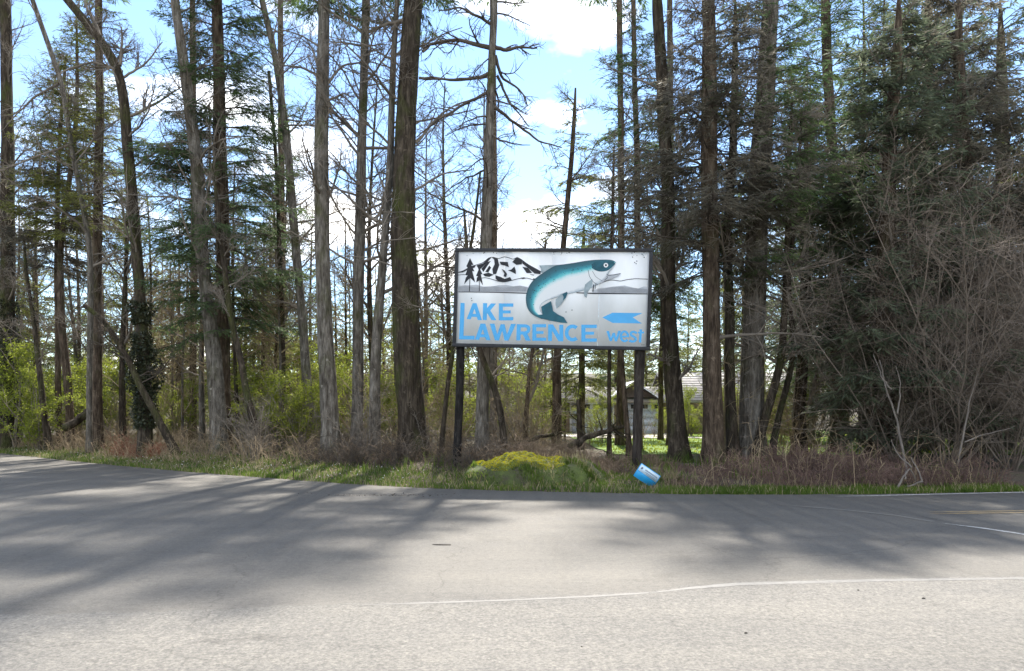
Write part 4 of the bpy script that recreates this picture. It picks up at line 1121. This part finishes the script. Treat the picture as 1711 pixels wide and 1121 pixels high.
def near_mark(px):
    return min(MARKS, key=lambda m: abs(m[0] - px))[1]
LF = ['tall dark fir in the woods behind %s', 'medium olive fir in the woods behind %s', 'small olive young fir in the woods behind %s']
used = set()
def put(protos, k, labels, grp, px, Y, s):
    x = (px - CX) * Y / F
    while Y < y_edge(x) + 3.5:      # keep clear of the bend in the road
        Y += 1.0; x = (px - CX) * Y / F
    o = protos[k]
    if (id(protos), k) in used:
        o = copy_tree(protos[k])
    used.add((id(protos), k))
    place(o, x, Y, rng.uniform(0, 6.28), s * rng.uniform(0.9, 1.1))
    cat = 'tree'
    tag(o, labels[k] % near_mark(px), cat, grp)
GB = ['slender grey trees in the woods', 'spindly tan trees in the woods', 'dark bare trees in the woods', 'bushy bare trees in the woods']
GF = ['tall firs in the woods', 'olive firs in the woods', 'young firs in the woods']
spots = []
for _ in range(64):
    Y = rng.uniform(26, 46)
    px = rng.uniform(-60, 1760)
    tries = 0
    while (930 < px < 1190 and Y < 50) or (1190 <= px < 1340 and rng.random() < 0.7):
        px = rng.uniform(-60, 1760)
    spots.append((px, Y))
for i, (px, Y) in enumerate(spots):
    k = int(rng.choice([0, 1, 2, 3], p=[0.3, 0.28, 0.14, 0.28]))
    put(bares, k, LB, GB[k], px, Y, 0.95)
for px, Y, k, s in ((30, 40, 0, 1.0), (60, 33, 1, 0.9), (-20, 31, 0, 0.9), (210, 38, 1, 1.0), (250, 34, 2, 0.9), (300, 42, 1, 1.0), (410, 36, 1, 1.0), (440, 31, 1, 0.8), (475, 42, 0, 1.0), (560, 40, 1, 0.9), (640, 48, 1, 0.9), (715, 44, 2, 1.1), (770, 40, 2, 1.0), (850, 42, 2, 1.0),
                    (890, 36, 2, 0.75), (945, 38, 2, 0.7), (1030, 58, 0, 0.9), (1150, 56, 1, 1.0), (1210, 57, 0, 1.0), (1240, 40, 1, 1.1), (1330, 34, 2, 1.0), (1350, 36, 0, 1.1), (1440, 30, 0, 1.2), (1540, 34, 0, 1.3), (1480, 29, 0, 1.2), (1610, 31, 0, 1.25), (1690, 31, 1, 1.0), (1770, 30, 0, 1.0), (130, 45, 0, 1.0), (340, 50, 0, 0.9), (1080, 57, 1, 0.9), (20, 46, 1, 1.1), (170, 44, 2, 1.3), (270, 48, 1, 1.1), (390, 46, 2, 1.4), (520, 47, 1, 1.1), (590, 44, 2, 1.4), (660, 40, 2, 1.2), (740, 50, 1, 1.0), (800, 47, 2, 1.5), (830, 52, 1, 0.9), (910, 52, 1, 0.9), (450, 52, 1, 1.2)):
    put(firs, k, LF, GF[k], px, Y, s)

# --- far wood: one mass beyond the house, replicated small trees joined
def far_wood():
    Vs, Fs, off = [], [], 0
    VB, FB, offb = [], [], 0
    fp = []
    for kk in range(3):
        z = np.linspace(0, 12, 10)
        path = np.stack([z * 0, z * 0, z], 1)
        tb, V, Fk = fir_parts(path, np.linspace(0.15, 0.03, 10), zb0=0.8, zt=12, Lmax=2.6, dens=0.3, spray=0.5, whorl=0.65, minw=0.12)
        fp.append((V, Fk[0]))
    bp = []
    for kk in range(3):
        z = np.linspace(-0.2, 12, 12)
        path = np.stack([0.3 * np.sin(z * 0.3 + kk), z * 0, z], 1)
        rad = np.linspace(0.14, 0.03, 12)
        tb = bare_branches(path, rad, 0, 1.5, 12, 20, 2.8, (15, 60), 0.3, 4, 2, 0.02)
        tb.add(path, rad, 5)
        V, Fc = tb.arrays()
        bp.append((V, Fc[0]))
    for i in range(170):
        Y = rng.uniform(58, 105); px = rng.uniform(-150, 1860)
        x = (px - CX) * Y / F
        a = rng.uniform(0, 6.28); ca_, sa_ = math.cos(a), math.sin(a)
        s = rng.uniform(0.6, 1.35)
        if i % 10 < 7:
            V, f = fp[i % 6 // 2]
        else:
            V, f = bp[i % 6 // 2]
        R = np.array([[ca_, -sa_, 0], [sa_, ca_, 0], [0, 0, 1]])
        W_ = V @ R.T * s + np.array([x, Y, float(ground(x, Y))])
        if i % 10 < 7:
            Vs.append(W_); Fs.append(f + off); off += len(V)
        else:
            VB.append(W_); FB.append(f + offb); offb += len(V)
    o = obj_np('far_conifers', np.concatenate(Vs), [np.concatenate(Fs)], M['needle_olive'])
    tag(o, 'distant mass of olive conifer foliage closing the view behind the house', 'woodland', kind='stuff')
    o = obj_np('far_bare_wood', np.concatenate(VB), [np.concatenate(FB)], M['twig_tan'])
    tag(o, 'distant mass of bare tan trunks and twigs behind the woods', 'woodland', kind='stuff')
far_wood()

# ------------------------------------------------------------------ shrubs
def proto_shrub(name, H, stems, spread, twig, t2=7, t3=6, rmin=0.006, leaf=None, nleaf=0, leafsize=0.06, up=0.2, t4=0, thick=1.0):
    root = empty(name)
    P, R = [], []
    for _ in range(stems):
        a = rng.uniform(0, 6.28); e = rng.uniform(0.1, spread)
        d = np.array([math.cos(a) * e, math.sin(a) * e, 1.0])
        b = np.array([math.cos(a) * 0.15 * rng.random(), math.sin(a) * 0.15 * rng.random(), -0.1])
        L = H * rng.uniform(0.6, 1.15)
        P.append(limb_poly(b, d, L, 10, up, 0.10)); r0 = (0.006 + 0.0055 * L) * thick
        R.append(np.linspace(r0, 0.006, 10))
    P = np.stack(P); R = np.stack(R)
    tb = Tubes(4)
    tb.addmany(P, R, 5)
    V, Fc = tb.arrays()
    obj_np('stems', V, Fc, M[twig], root)
    tb = Tubes(3)
    P2, R2 = side_shoots(P, R, t2, 0.36, 5, 0.15, 0.18, 0.12, rmin, 0.9)
    tb.addmany(P2, R2, 3)
    P3, R3 = side_shoots(P2, R2, t3, 0.5, 3, 0.05, 0.24, 0.15, rmin * 0.8, 0.9, 0.2)
    tb.addmany(P3, R3, 3)
    if t4:
        P4, R4 = side_shoots(P3, R3, t4, 0.6, 2, 0.0, 0.25, 0.1, rmin * 0.75, 0.9, 0.2)
        tb.addmany(P4, R4, 3)
    V, Fc = tb.arrays()
    tag(obj_np('twigs', V, Fc, M[twig], root), kind='stuff')
    if leaf:
        sel = rng.integers(0, len(P3), nleaf); q = rng.integers(0, 3, nleaf)
        B = P3[sel, q] + rng.normal(size=(nleaf, 3)) * 0.05
        V, Fk = kites(B, rnd_dir(nleaf), rnd_dir(nleaf), rng.uniform(0.6, 1.3, nleaf) * leafsize, leafsize * 0.35)
        obj_np('leaves', V, Fk, M[leaf], root)
    return root

# tall twiggy maples on the right, unlike each other in size
maple = proto_shrub('vine_maple', 7.6, 20, 0.8, 'twig_red', 11, 8, 0.0045, up=0.06, t4=2, thick=0.55)
ml = [('tall tangled pinkish maple thicket arching over the reddish brush', 1585, 18.8, 0.95), ('pinkish bare maple with spreading twigs nearest the road edge line', 1690, 18.4, 0.8), ('bare maple leaning out at the dense dark cedar', 1500, 19.4, 0.78), ('wispy bare maple in front of the olive fir', 1760, 19.6, 1.1), ('upright bare maple behind the tall pinkish thicket', 1640, 20.6, 1.05)]
for i, (lb, px, Y, s) in enumerate(ml):
    o = maple if i == 0 else copy_tree(maple)
    place(o, (px - CX) * Y / F, Y, i * 1.9, s)
    tag(o, lb, 'shrub', 'bare maples along the road')

brush = proto_shrub('bare_shrub', 2.6, 10, 0.7, 'twig', 7, 6, 0.006)
brush2 = proto_shrub('bare_shrub', 3.6, 9, 0.5, 'twig_tan', 7, 6, 0.006)
nb = 0
for i in range(56):
    which = brush if i % 2 else brush2
    px = rng.uniform(-40, 1420); x0 = None
    Y = rng.uniform(20.5, 30)
    if px < 400: Y += 3 + (400 - px) * 0.012
    if 925 < px < 1200:
        px = rng.uniform(380, 900)
    o = which if i < 2 else copy_tree(which)
    x = (px - CX) * Y / F
    while Y < y_edge(x) + 2.5:
        Y += 1.0; x = (px - CX) * Y / F
    place(o, x, Y, rng.uniform(0, 6.28), rng.uniform(0.5, 0.95) * (0.55 if 930 < px < 1180 else 1))
    if i >= 50:
        px = 985 + 22 * (i - 50); Y = 30 + 2.2 * (i - 50); place(o, (px - CX) * Y / F, Y, i * 1.7, 0.5)
    tag(o, ('leafless grey-brown shrub growing at %s' if i % 2 else 'taller leafless tan shrub growing at %s') % near_mark(px), 'shrub', 'grey-brown shrubs' if i % 2 else 'tan shrubs')
green = proto_shrub('leafy_shrub', 3.0, 9, 0.55, 'twig', 7, 6, 0.005, 'leaf_bright', 8500, 0.068)
gl = [('bright green leafy shrub left of the slim trunk pair', 66, 30, 1.15), ('bright green leafy shrub around the very thin straight trunk', 470, 25.5, 0.95), ('bright green leafy shrub behind the tall grey post-straight trunk', 520, 28, 1.1), ('yellowish leafy shrub between the grey trunks', 585, 30, 1.1), ('leafy shrub behind the painted lettering', 905, 31, 0.9), ('small leafy shrub by the house corner', 1118, 44, 0.8), ('leafy shrub beside the mossy stocky trunk', 1300, 33, 1.0), ('tall leafy shrub behind the thin pale-barked alder', 30, 32, 1.5), ('yellowish leafy shrub between ivied trunk and slim fir pair', 140, 33, 1.3), ('rounded leafy shrub behind the ivied trunk', -10, 33, 1.4), ('yellow-green leafy shrub below the slim trunk bowing left', 500, 25.0, 0.8), ('leafy shrub behind the twin grey trunks', 640, 27.5, 0.9), ('tall leafy shrub well behind the tall straight grey trunk', 555, 34, 1.6), ('tall leafy shrub behind the very thin straight trunk', 455, 33, 1.5), ('leafy shrub behind the straight slim fir', 190, 33, 1.2), ('loose leafy shrub behind the massive furrowed trunk', 715, 33, 1.1), ('leafy shrub right behind the short leaning trunk', 415, 30, 1.0), ('leafy shrub behind the mossy alder by the house', 1235, 30, 0.8), ('loose leafy shrub against the tan house wall', 1152, 42, 0.95), ('leafy shrub standing at the garage corner', 1000, 43, 0.85), ('yellowish leafy shrub below the billboard lettering', 850, 34, 1.3), ('leafy shrub behind the darker billboard post', 770, 32, 1.2), ('leafy shrub between the dark fir and ivy-wrapped tree', 300, 33, 1.0)]
for i, (lb, px, Y, s) in enumerate(gl):
    o = green if i == 0 else copy_tree(green)
    place(o, (px - CX) * Y / F, Y, i * 2.2, s)
    tag(o, lb, 'shrub', 'leafy green shrubs')

# ------------------------------------------------------------------ brambles, grass, litter (ground cover)
def verge_points(n, px0, px1, d0, d1, power=1.0):
    """points whose picture column lies in px0..px1 and that stand d0..d1 m behind the pavement edge"""
    xe = np.linspace(-40, 30, 4000); ye = y_edge(xe)
    pe = CX + xe * F / ye
    ok = (pe > px0) & (pe < px1)
    xs = rng.uniform(xe[ok].min(), xe[ok].max(), n)
    d = d0 + (d1 - d0) * rng.random(n) ** power
    # move away from the edge along its normal
    sl = (y_edge(xs + 0.3) - y_edge(xs - 0.3)) / 0.6
    nx_ = -sl / np.sqrt(1 + sl * sl); ny_ = 1 / np.sqrt(1 + sl * sl)
    return xs + nx_ * d, y_edge(xs) + ny_ * d
def canes(name, label, n, px0, px1, d0, d1, h, mat, arch=0.9):
    x, y = verge_points(n, px0, px1, d0, d1)
    keep_ = (np.sin(x * 0.9 + 1.3 * np.sin(y * 0.8)) + 0.8 * np.sin(x * 2.7 + y * 1.9) + rng.normal(size=n) * 0.6) > -0.75
    x, y = x[keep_], y[keep_]; n = len(x)
    z = ground(x, y)
    clump = 0.5 + 0.5 * np.sin(x * 1.3 + np.sin(y * 1.7) * 2) * np.cos(y * 1.3 + x * 0.35) + 0.35 * np.sin(x * 4.1 + y)
    hh_ = h * (0.2 + 0.95 * rng.random(n) ** 1.6) * np.clip(0.45 + 0.75 * clump, 0.2, 1.6) * np.where(np.abs(x / y * F + CX - 1075) < 95, 0.6, 1.0)
    a = rng.uniform(0, 6.28, n)
    ll = hh_ * rng.uniform(0.3, 1.6, n) * arch
    P = np.empty((n, 4, 3))
    for q, t in enumerate((0, 0.35, 0.7, 1.0)):
        P[:, q, 0] = x + np.cos(a) * ll * t + rng.normal(size=n) * 0.03
        P[:, q, 1] = y + np.sin(a) * ll * t + rng.normal(size=n) * 0.03
        P[:, q, 2] = z - 0.03 + hh_ * (1 - (1 - t * 1.35) ** 2) * 1.0 + rng.normal(size=n) * 0.015
    tb = Tubes(3)
    R = np.repeat(rng.uniform(0.004, 0.008, n)[:, None], 4, 1) * np.array([1, 0.9, 0.7, 0.4])
    tb.addmany(P, R)
    P2, R2 = side_shoots(P, R, 2, 0.4, 2, 0.1, 0.25, 0.2, 0.004, 1.0, 0.1)
    tb.addmany(P2, R2)
    V, Fc = tb.arrays()
    o = obj_np(name, V, Fc, M[mat])
    return tag(o, label, 'brambles', kind='stuff')
canes('tan_brambles', 'tan dead bramble thicket behind the far verge', 3600, -60, 400, 0.9, 4.5, 0.75, 'cane_tan')
canes('red_brambles', 'rusty red dead bracken clump near the utility marker', 700, 105, 175, 1.3, 2.4, 0.6, 'cane_red')
canes('brown_brambles', 'brown bramble thicket at the feet of the grey trunks', 5000, 330, 1120, 2.4, 6.0, 0.52, 'cane')
canes('purple_brambles', 'dark reddish bramble thicket below the eastern trunks', 4800, 1120, 1760, 0.6, 4.2, 0.46, 'cane_purple')
canes('bramble_stalks', 'pale dead stalks poking out of the eastern bramble thicket', 420, 1130, 1760, 0.5, 3.5, 0.9, 'cane_tan', 0.5)
canes('dark_bramble', 'dark leafless bramble clumps along the middle of the verge', 1800, 330, 760, 2.0, 4.0, 0.7, 'twig_dark')
canes('dry_stalks', 'dry stalks spread between the trunks', 2200, -40, 930, 5.0, 9.0, 0.9, 'twig_tan')

def blades(name, label, x, y, h, mat, w=0.011, z=None, cat='grass', lean=0.5):
    n = len(x)
    z = ground(x, y) if z is None else z
    B = np.stack([x, y, z - 0.01], 1)
    a = rng.uniform(0, 6.28, n)
    W_ = np.stack([np.cos(a), np.sin(a), np.zeros(n)], 1)
    Ld = np.stack([np.cos(a + 1.3), np.sin(a + 1.3), np.zeros(n)], 1) * (rng.uniform(0, lean, n) * h)[:, None]
    up = np.array([0, 0, 1.0]) * h[:, None]
    V = np.stack([B - W_ * w, B + W_ * w, B + up * 0.6 + Ld * 0.4 + W_ * w * 0.7, B + up + Ld, B + up * 0.6 + Ld * 0.4 - W_ * w * 0.7], 1).reshape(-1, 3)
    i = np.arange(n) * 5
    o = obj_np(name, V, [np.stack([i, i + 1, i + 2, i + 4], 1), np.stack([i + 4, i + 2, i + 3], 1)], M[mat])
    return tag(o, label, cat, kind='stuff')
x1, y1 = verge_points(46000, -60, 1130, 0.0, 2.7, 1.3)
x2, y2 = verge_points(16000, 1100, 1730, -0.03, 0.9, 1.4)
xg, yg = np.concatenate([x1, x2]), np.concatenate([y1, y2])
patchy = np.sin(xg * 1.7 + np.sin(yg * 2.3)) * np.cos(yg * 1.9 + xg * 0.6)
keep = rng.random(len(xg)) < 0.72 + 0.4 * patchy
xg, yg = xg[keep], yg[keep]
blades('verge_grass', 'short green grass growing along the pavement edge', xg, yg, rng.uniform(0.03, 0.115, len(xg)), 'grass_blade')
x3, y3 = verge_points(9000, -60, 1730, -0.10, 2.6, 1.2)
M['straw'] = mat_leaf('straw', (0.22, 0.18, 0.09), (0.42, 0.36, 0.21), 0.4, 4)
blades('dead_grass', 'dry straw blades mixed into the verge grass', x3, y3, rng.uniform(0.04, 0.20, len(x3)), 'straw', 0.007, None, 'grass', 1.2)
x4, y4 = verge_points(9000, -60, 1740, 1.3, 6.0)
sel = np.sin(x4 * 1.9 + 2 * np.sin(y4 * 1.3)) * np.cos(y4 * 2.1 + x4) > 0.15
x4, y4 = x4[sel], y4[sel]
blades('tall_weeds', 'loose green weeds growing up through the brambles', x4, y4, rng.uniform(0.1, 0.36, len(x4)), 'grass_blade', 0.012, None, 'weeds', 0.8)
# lawn blades
n = 16000
yl = rng.uniform(24, 46, n); xl = rng.uniform(3.4, 23, n)
blades('lawn_grass', 'bright mown lawn grass in front of the house', xl, yl, rng.uniform(0.05, 0.13, n), 'leaf_bright', 0.03)

# dead leaves and pale litter
n = 7000
x, y = verge_points(n, -60, 1150, 0.2, 5.0)
V, Fk = kites(np.stack([x, y, ground(x, y) + rng.uniform(0.01, 0.05, n)], 1), unit(rnd_dir(n) * np.array([1, 1, 0.35])), unit(rnd_dir(n) * np.array([1, 1, 0.35])), rng.uniform(0.04, 0.10, n), 0.02)
tag(obj_np('leaf_litter', V, Fk, M['dry_leaf']), 'scattered dead leaves lying on verge and forest floor', 'leaf litter', kind='stuff')
M['white_bit'] = mat_plain('white_bit', (0.6, 0.58, 0.52), 0.6, 0.3, 4)
n = 420
x, y = verge_points(n, -20, 640, 0.3, 2.4)
V, Fk = kites(np.stack([x, y, ground(x, y) + rng.uniform(0.04, 0.12, n)], 1), rnd_dir(n), rnd_dir(n), rng.uniform(0.03, 0.06, n), 0.015)
tag(obj_np('small_white_blooms', V, Fk, M['white_bit']), 'tiny pale blooms speckling the far verge grass', 'flowers', kind='stuff')

# ------------------------------------------------------------------ mossy mound below the billboard
def mat_mound():
    m, nt, n, l, b = nodes_of('mound_earth')
    a = noise(nt, 2.6, 6, 0.65)
    r = ramp(nt, a.outputs['Fac'], [(0.35, (0.055, 0.045, 0.03)), (0.5, (0.06, 0.075, 0.02)), (0.65, (0.09, 0.12, 0.025))])
    l.new(r.outputs[0], b.inputs['Base Color'])
    b.inputs['Roughness'].default_value = 0.95
    bump(nt, a.outputs['Fac'], 0.8, 0.08, b)
    return m
M['mound'] = mat_mound()
mc = np.array([0.42, 16.75])
def mound_h(x, y):
    u = (x - mc[0]) / 1.62; v = (y - mc[1]) / 0.95
    u = np.where(u > 0, u * 0.92, u)
    r2 = u * u + v * v
    h = np.clip(1 - r2, 0, 1) ** 0.6
    top = 0.52 + 0.05 * np.sin(x * 4.0 + 1) + 0.035 * np.sin(x * 9 + y * 5)
    tilt = 1 - 0.25 * np.clip(u, 0, 1)
    rough_ = 0.05 * np.sin(x * 5.1 + y * 3.7) * np.sin(y * 6.3 - x * 2) + 0.03 * np.sin(x * 13 + y * 7) + 0.02 * np.sin(x * 23 - y * 17)
    return np.minimum(h * 0.74, 1 * top) * tilt + rough_ * h
gx_, gy_ = np.meshgrid(np.linspace(-1.4, 2.4, 90), np.linspace(15.6, 17.9, 60))
zz_ = mound_h(gx_, gy_) + ground(gx_, gy_) - 0.04
i = (np.arange(59)[:, None] * 90 + np.arange(89)[None]).ravel()
mz = float(ground(*mc))
mroot = empty('mossy_mound', (mc[0], mc[1], mz))
tag(mroot, 'low grassy earth mound capped with yellow moss in front of the billboard', 'mound')
off = np.array([mc[0], mc[1], mz])
obj_np('earth', np.stack([gx_, gy_, zz_], -1).reshape(-1, 3) - off, [np.stack([i, i + 1, i + 91, i + 90], 1)], M['mound'], mroot, True)
n = 40000
x = rng.uniform(-1.4, 2.4, n); y = rng.uniform(15.6, 17.9, n)
mh = mound_h(x, y)
sel = (mh > 0.40 + 0.05 * np.sin(x * 6)) & (x < 1.15)
x_, y_, h_ = x[sel], y[sel], mh[sel]
o = blades('moss_cap', None, x_, y_, rng.uniform(0.008, 0.022, len(x_)), 'moss_tuft', 0.026, ground(x_, y_) + h_ - 0.04, None, 0.8)
o.parent = mroot; o.matrix_parent_inverse = Matrix.Translation(-Vector(off))
sel2 = (mh > 0.02) & ~sel & (rng.random(n) < 0.62 + 0.35 * np.sin(x * 3.3 + y * 4))
x_, y_, h_ = x[sel2], y[sel2], mh[sel2]
o = blades('grass_tufts', None, x_, y_, rng.uniform(0.03, 0.13, len(x_)) * (0.55 + 0.45 * np.sin(x_ * 7 + y_ * 9)), 'grass_blade', 0.010, ground(x_, y_) + h_ - 0.05, None, 0.9)
o.parent = mroot; o.matrix_parent_inverse = Matrix.Translation(-Vector(off))

n = 2600
x = rng.uniform(-1.4, 2.2, n); y = rng.uniform(15.6, 17.6, n)
mh = mound_h(x, y)
sel = (mh > 0.03) & (np.sin(x * 4.3 + 2 * np.sin(y * 3.1)) + rng.normal(size=n) * 0.4 > 0.2) & ~((mh > 0.42) & (x < 1.1))
x_, y_, h_ = x[sel], y[sel], mh[sel]
o = blades('dry_tufts', None, x_, y_, rng.uniform(0.08, 0.26, len(x_)), 'straw', 0.008, ground(x_, y_) + h_ - 0.05, None, 1.3)
o.parent = mroot; o.matrix_parent_inverse = Matrix.Translation(-Vector(off))

# ------------------------------------------------------------------ fallen wood and small roadside things
def log(name, label, p0, p1, r0, r1, mat, knots=0, cat='log', wob=0.02):
    p0, p1 = np.array(p0, float), np.array(p1, float)
    n = 16
    path = p0 + (p1 - p0) * np.linspace(0, 1, n)[:, None] + wobble(n, wob)
    t = Tubes(9); t.add(path, np.linspace(r0, r1, n) * (1 + 0.06 * rng.normal(size=n)))
    root = empty(name, p0)
    tag(root, label, cat)
    V, Fc = t.arrays()
    ends = [np.arange(9)[None, ::-1], (np.arange(9) + (n - 1) * 9)[None]]
    obj_np('stem', local(V, p0), Fc + ends, M[mat], root, True)
    tb = Tubes(4)
    for _ in range(knots):
        q = path[rng.integers(3, n - 1)]
        tb.add(limb_poly(q, unit(rng.normal(size=3) + np.array([0, 0, 0.6])), rng.uniform(0.3, 0.8), 6, 0.1, 0.2), np.linspace(r1 * 0.45, 0.006, 6))
    if knots:
        V, Fc = tb.arrays()
        tag(obj_np('broken_branches', local(V, p0), Fc, M[mat], root), kind='stuff')
    return root
def G(px, py, Y, dz=0.0):
    p = at(px, py, Y); return p
log('fallen_log', 'dark fallen log propped up beside the grey utility marker', at(108, 716, 28.5), at(170, 668, 29.0), 0.16, 0.13, 'bark_dark', 3)
log('fallen_log', 'dark fallen log with stubs lying before the driveway', at(950, 748, 20.5), at(1040, 712, 21.2), 0.09, 0.06, 'bark_dark', 6)
log('fallen_branch', 'broken branch bent down toward the driveway sapling', at(1022, 712, 21.2), at(1046, 732, 21.0), 0.05, 0.03, 'bark_dark', 2, 'branch')
log('fallen_log', 'mossy log lying behind the crooked forked trunk', at(850, 752, 21.5), at(935, 722, 22.5), 0.08, 0.05, 'bark_dark', 7)
log('dead_stump', 'short dark snag standing in front of the garage', at(972, 752, 21.8), at(966, 668, 21.8), 0.11, 0.05, 'bark_dark', 5, 'stump', 0.01)
# pale broken limb on the right verge
pr = empty('pale_dead_branch', atz(1520, 822, 0.0))
tag(pr, 'pale weathered forked branch leaning on the verge grass', 'branch')
tb = Tubes(5)
o_ = np.array(pr.location)
YB = 15.15
for poly, w in (([(1497, 823), (1510, 800), (1524, 782), (1534, 795), (1541, 806)], 4.5), ([(1541, 806), (1525, 815), (1508, 823)], 4), ([(1541, 806), (1540, 785), (1534, 765)], 3), ([(1524, 782), (1512, 762), (1500, 735)], 2.5), ([(1510, 800), (1518, 790), (1528, 788)], 2.5)):
    q, r = frame_limb(poly, YB, w, 0.25, 12)
    tb.add(q - o_, r)
tb.build('limb', M['twig_pale'], pr)
# pale leaning dead sapling inside the thicket
pr = empty('pale_dead_sapling', (at(1520, 790, 17.4)[0], 17.4, 0.1))
tag(pr, 'pale dead sapling leaning left inside the reddish thicket', 'sapling')
tb = Tubes(5); o_ = np.array(pr.location)
for poly, w in (([(1520, 800), (1512, 760), (1500, 690), (1490, 650), (1480, 600)], 5), ([(1500, 690), (1510, 660), (1508, 610)], 3), ([(1490, 650), (1478, 630), (1470, 590)], 2.5)):
    q, r = frame_limb(poly, 17.4, w, 0.3, 14)
    tb.add(q - o_, r)
tb.build('limb', M['twig_pale'], pr)
pr = empty('pale_dead_sapling', (at(1610, 780, 17.0)[0], 17.0, 0.1))
tag(pr, 'straight pale stick slanting right in front of the tangled maples', 'sapling')
tb = Tubes(5); o_ = np.array(pr.location)
for poly, w in (([(1600, 790), (1612, 740), (1628, 680), (1650, 600)], 4), ([(1612, 740), (1660, 725), (1711, 712)], 2.5)):
    q, r = frame_limb(poly, 17.0, w, 0.3, 14)
    tb.add(q - o_, r)
tb.build('limb', M['twig_pale'], pr)

# utility marker
M['marker'] = mat_plain('marker_grey_green', (0.30, 0.34, 0.33), 0.5, 0.1, 6)
M['marker_dark'] = mat_plain('marker_shadow_side', (0.30, 0.33, 0.33), 0.5, 0.1, 6)
Yu = 27.5
pu = at(149, 705, Yu)
zu = float(ground(pu[0], Yu))
um = empty('utility_pedestal', (pu[0], Yu, zu), (0, 0, math.radians(28)))
tag(um, 'small grey-green utility pedestal beside the propped fallen log', 'utility box')
hu = at(149, 680, Yu)[2] - zu
boxes('cabinet', [(-0.075, 0.075, -0.075, 0.075, -0.1, hu - 0.06)], M['marker'], um, 0.008)
V = np.array([(-0.085, -0.085, hu - 0.06), (0.085, -0.085, hu - 0.06), (0.085, 0.085, hu - 0.06), (-0.085, 0.085, hu - 0.06), (-0.06, -0.06, hu), (0.06, -0.06, hu), (0.06, 0.06, hu), (-0.06, 0.06, hu)])
obj_np('cap', V, [np.array([(3, 2, 1, 0), (4, 5, 6, 7), (0, 1, 5, 4), (1, 2, 6, 5), (2, 3, 7, 6), (3, 0, 4, 7)])], M['marker'], um)
boxes('door_seam', [(-0.004, 0.004, -0.079, -0.0755, 0.0, hu - 0.1)], M['s_hatch'], um)

# small stake in the grass, dry tuft by the yard sign, pebbles and twigs on the pavement
ps = atz(490, 797, 0.06)
st = empty('wooden_stake', (ps[0], ps[1], float(ground(ps[0], ps[1]))))
tag(st, 'thin dark survey stake standing in the verge grass', 'stake')
tb = Tubes(5); tb.add([(0, 0, -0.1), (0.004, 0, 0.1), (0.006, 0, 0.28)], [0.011, 0.011, 0.008]); tb.build('shaft', M['bark_dark'], st)
boxes('tip', [(-0.004, 0.018, -0.012, 0.012, 0.27, 0.30)], M['bark_fir'], st)
n = 160
pt = at(1122, 800, 16.3)
tx = pt[0] + rng.normal(size=n) * 0.10; ty = 16.3 + rng.normal(size=n) * 0.08
tf = blades('dry_grass_tuft', 'dry straw-coloured grass tuft beside the tilted yard sign', tx, ty, rng.uniform(0.12, 0.38, n), 'straw', 0.008, None, 'grass tuft', 0.9)
del tf['kind']

M['pebble'] = mat_plain('pebble', (0.07, 0.06, 0.05), 0.8, 0.5, 20)
def pebble(name, label, px, py, sx, sy, sz, mat, cat):
    p = atz(px, py, 0.0)
    base = 0.008 if p[1] < y_seam(p[0]) else 0.0
    a = np.linspace(0, 2 * np.pi, 9, endpoint=False)
    V = [(0, 0, sz)]
    for r, z in ((0.6, 0.85), (1.0, 0.35), (0.9, -0.05)):
        for q in a:
            k_ = r * (1 + 0.2 * math.sin(3 * q + px) + 0.1 * math.sin(5 * q))
            V.append((k_ * sx * math.cos(q), k_ * sy * math.sin(q), z * sz))
    f3 = np.array([(0, 1 + j, 1 + (j + 1) % 9) for j in range(9)])
    f4 = np.array([(1 + l * 9 + j, 1 + (l + 1) * 9 + j, 1 + (l + 1) * 9 + (j + 1) % 9, 1 + l * 9 + (j + 1) % 9) for l in range(2) for j in range(9)])
    o = obj_np(name, np.array(V), [f3, f4], M[mat], None, True, loc=(p[0], p[1], base))
    tag(o, label, cat)
pebble('pebble', 'small dark pebble lying on pale chip seal beyond the seam corner', 1543, 1002, 0.014, 0.012, 0.013, 'pebble', 'pebble')
pebble('pebble', 'dark pebble lying in the middle of the chip seal', 1246, 1060, 0.012, 0.010, 0.011, 'pebble', 'pebble')
pebble('pebble', 'tiny dark pebble near the lower chip seal', 972, 1083, 0.007, 0.006, 0.007, 'pebble', 'pebble')
pebble('pebble', 'small pebble touching the crooked pavement seam', 1434, 988, 0.010, 0.008, 0.009, 'pebble', 'pebble')
pebble('bark_chip', 'flat dark strip of bark lying on the shaded road', 740, 910.5, 0.12, 0.03, 0.014, 'pebble', 'bark')
n = 240
x = rng.normal(size=n) * 0.75 + atz(650, 828)[0]; y = rng.normal(size=n) * 0.10 + atz(650, 828)[1]
V, Fk = kites(np.stack([x, y, np.full(n, 0.012)], 1), unit(rnd_dir(n) * np.array([1, 1, 0.2])), unit(rnd_dir(n) * np.array([1, 1, 0.2])), rng.uniform(0.02, 0.07, n), 0.012)
tag(obj_np('road_debris', V, Fk, M['pebble']), 'dark crumbs of bark and grit near the pavement edge', 'debris', kind='stuff')
